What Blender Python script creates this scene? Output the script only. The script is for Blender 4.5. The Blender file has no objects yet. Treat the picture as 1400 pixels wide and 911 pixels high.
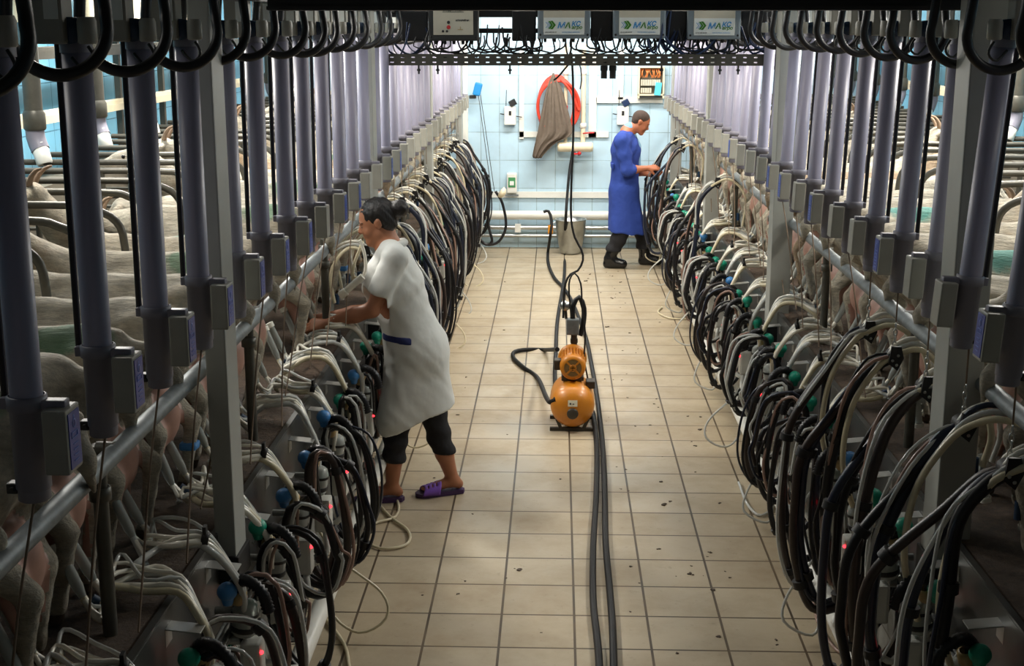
import bpy, bmesh, math, random
import numpy as np
from mathutils import Vector, Matrix, Euler
random.seed(7)
sc = bpy.context.scene
COL = sc.collection

# ------------------------------------------------------------------ camera, world, lights
CAM_H = 2.63
FPX = 1814.0                      # focal length in pixels of a 1400 wide frame
PITCH = math.atan2(420, 1814)
cd = bpy.data.cameras.new('camera'); cam = bpy.data.objects.new('camera', cd); COL.objects.link(cam)
cd.sensor_width = 36; cd.lens = FPX / 1400 * 36; cd.clip_end = 60
_n = math.sqrt(63**2 + 420**2 + 1814**2)
Yc = Vector((63, 420, 1814)) / _n
Zc = Vector((0, math.cos(PITCH), -math.sin(PITCH)))
Xc = Vector((Yc[1]*Zc[2]-Yc[2]*Zc[1], Yc[2]*Zc[0]-Yc[0]*Zc[2], Yc[0]*Zc[1]-Yc[1]*Zc[0]))
if Xc[0] < 0: Xc = -Xc
R_ = Vector((Xc[0], Yc[0], Zc[0])); U_ = Vector((Xc[1], Yc[1], Zc[1])); F_ = Vector((Xc[2], Yc[2], Zc[2]))
M_ = Matrix((R_, U_, -F_)).transposed().to_4x4(); M_.translation = Vector((0, 0, CAM_H))
cam.matrix_world = M_
sc.camera = cam

def at(px, py, X=None, Y=None, Z=None):
    """world point seen at a photo pixel on the plane X=, Y= or Z="""
    a, b = px - 700, -(py - 455.5)
    d = R_*a + U_*b + F_*FPX
    o = Vector((0, 0, CAM_H))
    if X is not None: t = (X - o.x)/d.x
    elif Y is not None: t = (Y - o.y)/d.y
    else: t = (Z - o.z)/d.z
    return o + d*t

w = bpy.data.worlds.new('world'); sc.world = w; w.use_nodes = True
w.node_tree.nodes['Background'].inputs[0].default_value = (.55, .65, .8, 1)
w.node_tree.nodes['Background'].inputs[1].default_value = 0.05
sc.view_settings.view_transform = 'Standard'; sc.view_settings.look = 'None'
sc.view_settings.exposure = 0.0; sc.view_settings.gamma = 1.0
sc.view_settings.use_curve_mapping = False

def area(name, loc, size, power, color=(1, 1, 1), aim=(0, 0, -1)):
    l = bpy.data.lights.new(name, 'AREA'); l.shape = 'RECTANGLE'; l.size, l.size_y = size
    l.energy = power; l.color = color
    o = bpy.data.objects.new(name, l); COL.objects.link(o); o.location = loc
    o.rotation_euler = Vector(aim).to_track_quat('-Z', 'Y').to_euler()
    return o
WARM = (1, .92, .79); COOL = (.86, .93, 1)
area('back_ceiling_lamp', (.1, 14.6, 3.3), (2.2, .25), 95, (1, .97, .92), (0, .35, -1))
area('back_ceiling_lamp', (.1, 12.0, 3.3), (2.0, .25), 105, WARM, (0, .45, -1))
area('pit_ceiling_lamp', (.1, 9.1, 3.3), (2.0, .2), 66, WARM, (0, .8, -1))
area('pit_ceiling_lamp', (.1, 6.9, 3.35), (1.4, .2), 9, WARM, (0, -.2, -1))
for _s in (-1, 1):
    for _y, _e in ((14.6, 75), (11.4, 95), (8.6, 155), (6.2, 78), (3.6, 8)):
        area('stall_ceiling_lamp', (_s*2.6 + .1, _y, 3.3), (.25, 1.3), _e, (1, .95, .87), (-_s*.1, -.35, -1))
    area('wall_window_light', (_s*3.3 + .1, 7.5, 2.95), (.3, 6), 26, (.78, .9, 1), (-_s*.2, 0, -1))

# ------------------------------------------------------------------ materials
def lin(c):
    c = c/255.0
    return c/12.92 if c <= .04045 else ((c+.055)/1.055)**2.4
def rgb(r, g, b): return (lin(r), lin(g), lin(b), 1)

class NT:
    def __init__(s, name):
        s.m = bpy.data.materials.new(name); s.m.use_nodes = True
        s.t = s.m.node_tree; s.b = s.t.nodes['Principled BSDF']
    def n(s, typ, **k):
        x = s.t.nodes.new(typ)
        for a, v in k.items(): setattr(x, a, v)
        return x
    def l(s, a, b): s.t.links.new(a, b)
    def coord(s, out='Object'):
        return s.n('ShaderNodeTexCoord').outputs[out]
    def noise(s, vec, scale, detail=4, rough=.55, stretch=None):
        if stretch:
            mp = s.n('ShaderNodeMapping'); mp.inputs['Scale'].default_value = stretch
            s.l(vec, mp.inputs['Vector']); vec = mp.outputs[0]
        x = s.n('ShaderNodeTexNoise'); x.inputs['Scale'].default_value = scale
        x.inputs['Detail'].default_value = detail; x.inputs['Roughness'].default_value = rough
        s.l(vec, x.inputs['Vector']); return x.outputs['Fac']
    def ramp(s, fac, stops):
        r = s.n('ShaderNodeValToRGB'); e = r.color_ramp.elements
        while len(e) < len(stops): e.new(.5)
        for i, (p, c) in enumerate(stops): e[i].position = p; e[i].color = c
        s.l(fac, r.inputs['Fac']); return r.outputs['Color']
    def mix(s, fac, a, b, mode='MIX'):
        x = s.n('ShaderNodeMix', data_type='RGBA', blend_type=mode)
        for v, i in ((fac, 0), (a, 6), (b, 7)):
            if hasattr(v, 'node'): s.l(v, x.inputs[i])
            else: x.inputs[i].default_value = v
        return x.outputs[2]
    def bump(s, h, strength=.3, dist=.01):
        x = s.n('ShaderNodeBump'); x.inputs['Strength'].default_value = strength
        x.inputs['Distance'].default_value = dist
        s.l(h, x.inputs['Height']); s.l(x.outputs[0], s.b.inputs['Normal'])

def mat(name, col, rough=.5, metal=0, var=.12, scale=12, bump=0, trans=0, emit=None, spec=None, coat=0, stretch=None, bscale=None):
    k = NT(name); b = k.b
    b.inputs['Roughness'].default_value = rough; b.inputs['Metallic'].default_value = metal
    if trans: b.inputs['Transmission Weight'].default_value = trans; b.inputs['IOR'].default_value = 1.35
    if spec is not None: b.inputs['Specular IOR Level'].default_value = spec
    if coat: b.inputs['Coat Weight'].default_value = coat; b.inputs['Coat Roughness'].default_value = .15
    co = k.coord()
    f = k.noise(co, scale, 4, .6, stretch)
    c1 = tuple(max(0, v*(1-var)) for v in col[:3]) + (1,); c2 = tuple(min(1, v*(1+var)) for v in col[:3]) + (1,)
    k.l(k.ramp(f, [(.3, c1), (.7, c2)]), b.inputs['Base Color'])
    if bump: k.bump(k.noise(co, bscale or scale*3, 5, .6, stretch), bump, .01)
    if emit: b.inputs['Emission Color'].default_value = emit[0]; b.inputs['Emission Strength'].default_value = emit[1]
    return k.m

M = {}
M['lilac'] = mat('lilac_plastic', rgb(146, 144, 164), .4, var=.04, scale=5)
M['sleeve'] = mat('grey_plastic_sleeve', rgb(124, 122, 134), .5, var=.06)
M['boxgrey'] = mat('grey_box_plastic', rgb(150, 149, 140), .5, var=.06)
M['boxblue'] = mat('blue_keypad', rgb(22, 60, 160), .35, var=.1)
M['keymark'] = mat('keypad_print', rgb(96, 130, 205), .5, var=.05)
M['black'] = mat('black_rubber', rgb(24, 24, 27), .4, var=.2, spec=.45)
M['floorhose'] = mat('dusty_black_rubber', rgb(22, 22, 23), .55, var=.2, spec=.25)
M['blackmat'] = mat('black_plastic', rgb(22, 22, 23), .55, var=.2)
M['dark'] = mat('dark_painted_steel', rgb(42, 43, 42), .55, var=.2, bump=.1)
M['bluehose'] = mat('bluish_black_hose', rgb(32, 38, 54), .3, var=.15)
M['brownhose'] = mat('brownish_rubber_hose', rgb(52, 42, 38), .36, var=.15)
M['clear'] = mat('clear_vinyl_hose', rgb(214, 216, 212), .12, var=.06, trans=.3)
M['pinkish'] = mat('milk_stained_hose', rgb(150, 122, 110), .25, var=.1)
M['cuplight'] = mat('milky_cup_plastic', rgb(214, 212, 200), .25)
M['cream'] = mat('cream_silicone_hose', rgb(238, 234, 220), .25, var=.08)
M['creamdirty'] = mat('aged_silicone_hose', rgb(206, 196, 166), .3, var=.12)
M['magenta'] = mat('magenta_hose', rgb(205, 30, 130), .3, var=.05)
M['steel'] = mat('stainless_steel', rgb(176, 178, 176), .28, metal=1, var=.08, scale=20)
M['galv'] = mat('galvanised_pipe', rgb(122, 128, 130), .55, metal=.5, var=.18, scale=25)
M['alu'] = mat('aluminium_plate', rgb(190, 190, 186), .35, metal=.7, var=.08)
M['panel'] = mat('steel_kick_panel', rgb(98, 99, 98), .38, metal=.8, var=.15, scale=6)
M['column'] = mat('pale_painted_column', rgb(158, 160, 154), .55, var=.06, scale=6)
M['teal'] = mat('teal_rubber', rgb(18, 150, 122), .42, var=.1)
M['blue'] = mat('blue_rubber', rgb(62, 128, 190), .42, var=.1)
M['bluecap'] = mat('dark_blue_plastic', rgb(24, 52, 80), .4, var=.1)
M['led'] = mat('red_led', (1, .02, .02, 1), .4, var=0, emit=((1, .02, .03, 1), 6))
M['meter'] = mat('clear_meter_body', rgb(200, 204, 198), .16, var=.05, trans=.45)
M['meterwhite'] = mat('white_meter_plastic', rgb(200, 200, 192), .4, var=.08)
M['yellowish'] = mat('milk_residue_plastic', rgb(176, 152, 104), .35, var=.15)
M['cord'] = mat('lift_cord', rgb(110, 92, 74), .8, var=.2)
M['pvc'] = mat('white_pvc', rgb(222, 222, 214), .35, var=.04)
M['pvccream'] = mat('cream_pvc', rgb(226, 214, 184), .4, var=.05)
M['rail'] = mat('grey_stall_rail', rgb(84, 82, 74), .45, metal=.35, var=.18)
M['trough'] = mat('dark_trough_metal', rgb(74, 74, 66), .55, metal=.3, var=.2, bump=.1)
M['concrete'] = mat('stained_concrete', rgb(112, 106, 92), .85, var=.2, scale=5, bump=.2)
M['pumpyellow'] = mat('yellow_pump_paint', rgb(190, 118, 20), .4, var=.1, scale=8, coat=.2)
M['pumpdark'] = mat('pump_dark_metal', rgb(52, 46, 36), .5, var=.2)
M['grill'] = mat('pump_fan_grill', rgb(124, 98, 58), .5, metal=.3, var=.15)
M['sticker'] = mat('pale_sticker', rgb(206, 200, 176), .5, var=.05)
M['red'] = mat('red_hose', rgb(206, 62, 42), .35, var=.1)
M['redplastic'] = mat('red_handle', rgb(200, 30, 36), .4, var=.05)
M['coatbrown'] = mat('brown_cloth', rgb(104, 92, 80), .9, var=.12, scale=20, bump=.4)
M['greenwin'] = mat('green_socket_lid', rgb(72, 140, 92), .2, var=.1)
M['cyan'] = mat('cyan_card', rgb(90, 200, 232), .5, var=.04)
M['copper'] = mat('orange_wiring', rgb(216, 128, 66), .5, var=.25, scale=60)
M['wirecable'] = mat('blue_cable', rgb(28, 48, 84), .4, var=.1)
M['enclosure'] = mat('grey_enclosure', rgb(122, 134, 142), .4, var=.05)
M['labelwhite'] = mat('white_label', rgb(222, 226, 222), .45, var=.02)
M['facebeige'] = mat('beige_front_panel', rgb(198, 192, 174), .5, var=.04)
M['logoblue'] = mat('blue_print', rgb(28, 132, 196), .5, var=0)
M['logogreen'] = mat('green_print', rgb(52, 120, 24), .5, var=0)
M['print'] = mat('dark_print', rgb(44, 48, 50), .5, var=0)
M['orange'] = mat('orange_coupling', rgb(226, 150, 40), .45, var=.05)
M['skinw'] = mat('tanned_skin', rgb(168, 112, 82), .5, var=.06, scale=18)
M['skinm'] = mat('sunburnt_skin', rgb(176, 108, 76), .5, var=.06, scale=18)
M['hair'] = mat('black_hair', rgb(24, 20, 20), .42, var=.2, scale=30, bump=.6, stretch=(1, 1, .25), bscale=90)
M['hairbrown'] = mat('cropped_brown_hair', rgb(64, 46, 36), .7, var=.2, scale=60, bump=.5)
def cloth(name, col, rough=.85, fold=.35, scale=9):
    k = NT(name); b = k.b; b.inputs['Roughness'].default_value = rough
    co = k.coord(); f = k.noise(co, scale*.8, 2.5, .5, (1, 1, .9))
    k.l(k.ramp(k.noise(co, 5, 3), [(.3, tuple(v*.9 for v in col[:3])+(1,)), (.7, col)]), b.inputs['Base Color'])
    k.bump(f, fold, .06); return k.m
M['gown'] = cloth('white_overall_cloth', rgb(216, 218, 214), .75, .22)
M['bluecoat'] = cloth('blue_work_coat_cloth', rgb(38, 66, 150), .85, .45)
M['lightblue'] = cloth('light_blue_shirt_cloth', rgb(136, 178, 214), .8, .3)
M['navybelt'] = cloth('navy_belt_cloth', rgb(34, 44, 96), .8, .2)
M['blackcloth'] = cloth('black_trouser_cloth', rgb(26, 26, 30), .9, .4)
M['boot'] = mat('black_rubber_boot', rgb(20, 20, 22), .22, var=.1)
M['purple'] = mat('purple_foam', rgb(128, 84, 190), .5, var=.08)
M['purplesole'] = mat('dark_purple_sole', rgb(60, 34, 78), .6, var=.1)

def goat_mat(name, base, mark=None, mpos=(.2, .05)):
    k = NT(name); b = k.b; b.inputs['Roughness'].default_value = .75
    co = k.coord()
    hairf = k.noise(co, 38, 6, .7, (.35, 1, 1))
    dirt = k.noise(co, 4.5, 4, .6)
    c = k.mix(k.ramp(hairf, [(.35, (0, 0, 0, 1)), (.68, (1, 1, 1, 1))]), tuple(v*.55 for v in base[:3])+(1,), base)
    c = k.mix(k.ramp(dirt, [(.5, (0, 0, 0, 1)), (.75, (.8, .8, .8, 1))]), c, rgb(150, 122, 86))
    if mark:
        sp = k.n('ShaderNodeSeparateXYZ'); k.l(co, sp.inputs[0])
        nz = k.noise(co, 12, 4, .7)
        def mth(op, a, c2):
            x = k.n('ShaderNodeMath', operation=op)
            for i, v in enumerate((a, c2)):
                if hasattr(v, 'node'): k.l(v, x.inputs[i])
                else: x.inputs[i].default_value = v
            return x.outputs[0]
        dx = mth('MULTIPLY', mth('SUBTRACT', sp.outputs[0], mpos[0]), 5.5); dy = mth('MULTIPLY', mth('SUBTRACT', sp.outputs[1], mpos[1]), 13)
        r2 = mth('ADD', mth('MULTIPLY', dx, dx), mth('MULTIPLY', dy, dy))
        v = mth('ADD', mth('SUBTRACT', 1.05, r2), mth('SUBTRACT', nz, .5))
        v = mth('MULTIPLY', v, mth('GREATER_THAN', sp.outputs[2], .6))
        c = k.mix(k.ramp(v, [(.35, (0, 0, 0, 1)), (.75, (.75, .75, .75, 1))]), c, mark)
    k.l(c, b.inputs['Base Color'])
    k.bump(k.noise(co, 60, 6, .75, (.22, 1, 1)), 1.0, .03)
    return k.m
M['goat'] = goat_mat('white_goat_hair', rgb(236, 226, 204))
M['goatgreen'] = goat_mat('white_goat_hair_green_mark', rgb(232, 222, 200), rgb(64, 132, 92))
M['goatteal'] = goat_mat('white_goat_hair_teal_mark', rgb(228, 216, 192), rgb(20, 170, 160), (.3, -.03))
M['goattan'] = goat_mat('tan_goat_hair', rgb(204, 178, 146))
M['udder'] = mat('pink_udder_skin', rgb(178, 136, 120), .5, var=.12, scale=14)
M['horn'] = mat('goat_horn', rgb(146, 122, 100), .6, var=.25, bump=.3)
M['hoof'] = mat('goat_hoof', rgb(80, 66, 52), .6, var=.2)
M['eye'] = mat('dark_eye', rgb(20, 16, 14), .2, var=0)
M['tag'] = mat('yellow_ear_tag', rgb(226, 186, 50), .4, var=0)

def tile_mat(name, ax, w, h, off, c1, c2, grout, mort, rough, dirt=None, bumpd=.004):
    """real tile grid: ax = the two object axes, w x h the tile in metres"""
    k = NT(name); b = k.b; co = k.coord()
    sp = k.n('ShaderNodeSeparateXYZ'); k.l(co, sp.inputs[0])
    cb = k.n('ShaderNodeCombineXYZ')
    for i in (0, 1):
        mt = k.n('ShaderNodeMath', operation='ADD'); mt.inputs[1].default_value = off[i]
        k.l(sp.outputs[ax[i]], mt.inputs[0]); k.l(mt.outputs[0], cb.inputs[i])
    br = k.n('ShaderNodeTexBrick'); br.offset = 0; br.squash = 1
    k.l(cb.outputs[0], br.inputs['Vector'])
    br.inputs['Scale'].default_value = 1; br.inputs['Brick Width'].default_value = w; br.inputs['Row Height'].default_value = h
    br.inputs['Mortar Size'].default_value = mort; br.inputs['Mortar Smooth'].default_value = .15
    br.inputs['Color1'].default_value = c1; br.inputs['Color2'].default_value = c2; br.inputs['Mortar'].default_value = grout
    c = br.outputs['Color']
    if dirt:
        f1 = k.noise(co, 2.3, 6, .65); c = k.mix(k.ramp(f1, [(.42, (0, 0, 0, 1)), (.72, (.5, .5, .5, 1))]), c, dirt)
        f2 = k.noise(co, 17, 5, .75); c = k.mix(k.ramp(f2, [(.6, (0, 0, 0, 1)), (.74, (.45, .45, .45, 1))]), c, tuple(v*.55 for v in dirt[:3])+(1,))
        k.l(k.ramp(f1, [(.3, (rough*.75,)*3+(1,)), (.7, (min(1, rough*1.5),)*3+(1,))]), b.inputs['Roughness'])
    else:
        f1 = k.noise(co, 5, 4, .6); c = k.mix(k.ramp(f1, [(.4, (0, 0, 0, 1)), (.65, (.55, .55, .55, 1))]), c, tuple(min(1, v*1.18) for v in c1[:3])+(1,))
        b.inputs['Roughness'].default_value = rough
    k.l(c, b.inputs['Base Color'])
    inv = k.n('ShaderNodeMath', operation='SUBTRACT'); inv.inputs[0].default_value = 1; k.l(br.outputs['Fac'], inv.inputs[1])
    k.bump(inv.outputs[0], .5, bumpd)
    return k.m
T = .3317
M['floor'] = tile_mat('beige_floor_tiles', (0, 1), T, T, (-.094+T*10, -5.30+T*30), rgb(184, 171, 146), rgb(175, 161, 136), rgb(70, 58, 44), .006, .4, rgb(140, 118, 88))
M['wallback'] = tile_mat('pale_blue_wall_tiles', (0, 2), .2235, .335, (2.235*2+.02, .335*4-.05), rgb(178, 206, 222), rgb(188, 213, 226), rgb(140, 160, 166), .004, .2)
M['wallside'] = tile_mat('blue_side_wall_tiles', (1, 2), .2235, .335, (.05, .1), rgb(114, 178, 210), rgb(124, 186, 214), rgb(66, 108, 128), .004, .25)
M['pitwall'] = tile_mat('grey_pit_wall_tiles', (1, 2), .30, .30, (0, .05), rgb(120, 124, 122), rgb(128, 130, 126), rgb(70, 68, 64), .005, .4, rgb(80, 72, 60))
k = NT('brown_wet_deck_mat'); k.b.inputs['Roughness'].default_value = .62
f = k.noise(k.coord(), 30, 8, .75); k.l(k.ramp(f, [(.3, rgb(44, 33, 26)), (.55, rgb(84, 66, 50)), (.8, rgb(122, 100, 76))]), k.b.inputs['Base Color'])
k.bump(f, .9, .02); M['deck'] = k.m
M['ceiling'] = mat('grey_ceiling', rgb(120, 124, 124), .8, var=.06, scale=2)

# ------------------------------------------------------------------ mesh builder
class MB:
    def __init__(s): s.v = []; s.f = []; s.m = []; s.s = []
    def add(s, vs, fs, smooth=False, m=0):
        o = len(s.v); s.v += [tuple(v) for v in vs]
        for f in fs: s.f.append(tuple(i+o for i in f)); s.m.append(m); s.s.append(smooth)
        return s
    def box(s, c, size, rot=None, bev=0, m=0):
        hx, hy, hz = (d/2 for d in size)
        if not bev:
            vs = [Vector((x*hx, y*hy, z*hz)) for x in (-1, 1) for y in (-1, 1) for z in (-1, 1)]
            fs = [(0, 1, 3, 2), (4, 6, 7, 5), (0, 4, 5, 1), (2, 3, 7, 6), (0, 2, 6, 4), (1, 5, 7, 3)]
        else:
            bev = min(bev, hx*.9, hy*.9, hz*.9)
            bm = bmesh.new(); bmesh.ops.create_cube(bm, size=1)
            for v in bm.verts: v.co = Vector((v.co.x*2*hx, v.co.y*2*hy, v.co.z*2*hz))
            bmesh.ops.bevel(bm, geom=list(bm.edges), offset=bev, segments=2, profile=.6, affect='EDGES')
            bm.verts.index_update(); vs = [v.co.copy() for v in bm.verts]; fs = [[v.index for v in f.verts] for f in bm.faces]; bm.free()
        if rot is not None:
            R = rot if isinstance(rot, Matrix) else Euler(rot).to_matrix(); vs = [R @ v for v in vs]
        c = Vector(c); return s.add([v+c for v in vs], fs, False, m)
    def sweep(s, pts, r, seg=8, smooth=True, raw=False, step=None, closed=False, m=0, caps=True):
        P = pts if raw else spline(pts, step or .04, closed)
        P = [Vector(p) for p in P]; n = len(P)
        if n < 2: return s
        rr = (lambda t: r) if isinstance(r, (int, float)) else (r if callable(r) else (lambda t: r[0]+(r[1]-r[0])*t))
        vs = []; nrm = None
        for i in range(n):
            a = P[(i-1) % n] if closed else P[max(0, i-1)]; b = P[(i+1) % n] if closed else P[min(n-1, i+1)]
            t = (b-a)
            if t.length < 1e-9: t = Vector((0, 0, 1))
            t.normalize()
            if nrm is None:
                up = Vector((0, 0, 1)) if abs(t.z) < .9 else Vector((1, 0, 0)); nrm = t.cross(up).normalized()
            else:
                nrm = (nrm - t*nrm.dot(t))
                if nrm.length < 1e-6: nrm = t.orthogonal()
                nrm.normalize()
            bn = t.cross(nrm); R = rr(i/(n-1))
            for j in range(seg):
                a_ = 2*math.pi*j/seg; vs.append(P[i] + (nrm*math.cos(a_)+bn*math.sin(a_))*R)
        fs = []
        for i in range(n if closed else n-1):
            i2 = (i+1) % n
            for j in range(seg):
                j2 = (j+1) % seg; fs.append((i*seg+j, i*seg+j2, i2*seg+j2, i2*seg+j))
        s.add(vs, fs, smooth, m)
        if caps and not closed:
            s.add(vs[:seg], [tuple(range(seg))[::-1]], False, m); s.add(vs[-seg:], [tuple(range(seg))], False, m)
        return s
    def cyl(s, a, b, r1, r2=None, seg=16, m=0): return s.sweep([a, b], (r1, r1 if r2 is None else r2), seg, True, True, m=m)
    def lathe(s, prof, c=(0, 0, 0), axis=(0, 0, 1), seg=20, m=0):
        q = Vector((0, 0, 1)).rotation_difference(Vector(axis)); c = Vector(c); vs = []; fs = []
        for (r, z) in prof:
            for j in range(seg):
                a = 2*math.pi*j/seg; vs.append(c + q @ Vector((r*math.cos(a), r*math.sin(a), z)))
        for i in range(len(prof)-1):
            for j in range(seg):
                j2 = (j+1) % seg; fs.append((i*seg+j, i*seg+j2, (i+1)*seg+j2, (i+1)*seg+j))
        return s.add(vs, fs, True, m)
    def ball(s, c, r, seg=14, m=0, sc_=(1, 1, 1)):
        n = seg//2+1; c = Vector(c); vs = []; fs = []
        for i in range(n+1):
            th = math.pi*i/n
            for j in range(seg):
                a = 2*math.pi*j/seg
                vs.append(c + Vector((r*sc_[0]*math.sin(th)*math.cos(a), r*sc_[1]*math.sin(th)*math.sin(a), r*sc_[2]*math.cos(th))))
        for i in range(n):
            for j in range(seg):
                j2 = (j+1) % seg; fs.append((i*seg+j, (i+1)*seg+j, (i+1)*seg+j2, i*seg+j2))
        return s.add(vs, fs, True, m)
    def prism(s, poly, a, b, axis=1, m=0):
        """poly of 2-D points in the other two axes, extruded from a to b along axis"""
        def mk(p, h):
            q = list(p); q.insert(axis, h); return Vector(q)
        n = len(poly); vs = [mk(p, a) for p in poly]+[mk(p, b) for p in poly]
        fs = [tuple(range(n))[::-1], tuple(range(n, 2*n))]+[(i, (i+1) % n, n+(i+1) % n, n+i) for i in range(n)]
        return s.add(vs, fs, False, m)
    def build(s, name, mt, parent=None, **k):
        me = bpy.data.meshes.new(name); me.from_pydata([tuple(v) for v in s.v], [], s.f); me.update()
        me.polygons.foreach_set('use_smooth', s.s)
        for x in (mt if isinstance(mt, (list, tuple)) else [mt]): me.materials.append(M[x] if isinstance(x, str) else x)
        me.polygons.foreach_set('material_index', s.m)
        return link(name, me, parent, **k)
def link(name, me, parent=None, label=None, cat=None, group=None, kind=None, loc=None):
    o = bpy.data.objects.new(name, me); COL.objects.link(o)
    if parent is not None: o.parent = parent
    if loc is not None: o.location = loc
    return tag(o, label, cat, group, kind)
def tag(o, label=None, cat=None, group=None, kind=None):
    if label: o['label'] = label
    if cat: o['category'] = cat
    if group: o['group'] = group
    if kind: o['kind'] = kind
    return o
def empty(name, loc=(0, 0, 0), label=None, cat=None, group=None):
    o = link(name, None, None, label, cat, group); o.location = loc; o.empty_display_size = .05; return o
def copy_thing(root, loc=None, label=None, group=None):
    r = root.copy(); COL.objects.link(r)
    if loc is not None: r.location = loc
    if label: r['label'] = label
    if group: r['group'] = group
    for ch in [c for c in root.children]:
        c = ch.copy(); COL.objects.link(c); c.parent = r
        for g in list(ch.children):
            d = g.copy(); COL.objects.link(d); d.parent = c
    return r
def spline(pts, step=.04, closed=False):
    P = [Vector(p) for p in pts]; n = len(P); out = []
    rng = range(n) if closed else range(n-1)
    for i in rng:
        p1 = P[i]; p2 = P[(i+1) % n]
        p0 = P[(i-1) % n] if (closed or i > 0) else p1*2-p2
        p3 = P[(i+2) % n] if (closed or i+2 < n) else p2*2-p1
        k = max(2, int((p2-p1).length/step+.5))
        for j in range(k):
            t = j/k; t2 = t*t; t3 = t2*t
            out.append(.5*((2*p1)+(p2-p0)*t+(2*p0-5*p1+4*p2-p3)*t2+(3*p1-p0-3*p2+p3)*t3))
    if not closed: out.append(P[-1])
    return out
ONES = ['first', 'second', 'third', 'fourth', 'fifth', 'sixth', 'seventh', 'eighth', 'ninth', 'tenth', 'eleventh', 'twelfth', 'thirteenth',
        'fourteenth', 'fifteenth', 'sixteenth', 'seventeenth', 'eighteenth', 'nineteenth', 'twentieth']
def nth(i): return ONES[i] if i < 20 else ('twenty-'+ONES[i-20] if i < 29 else ('thirtieth' if i == 29 else 'thirty-'+ONES[i-30]))

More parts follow.
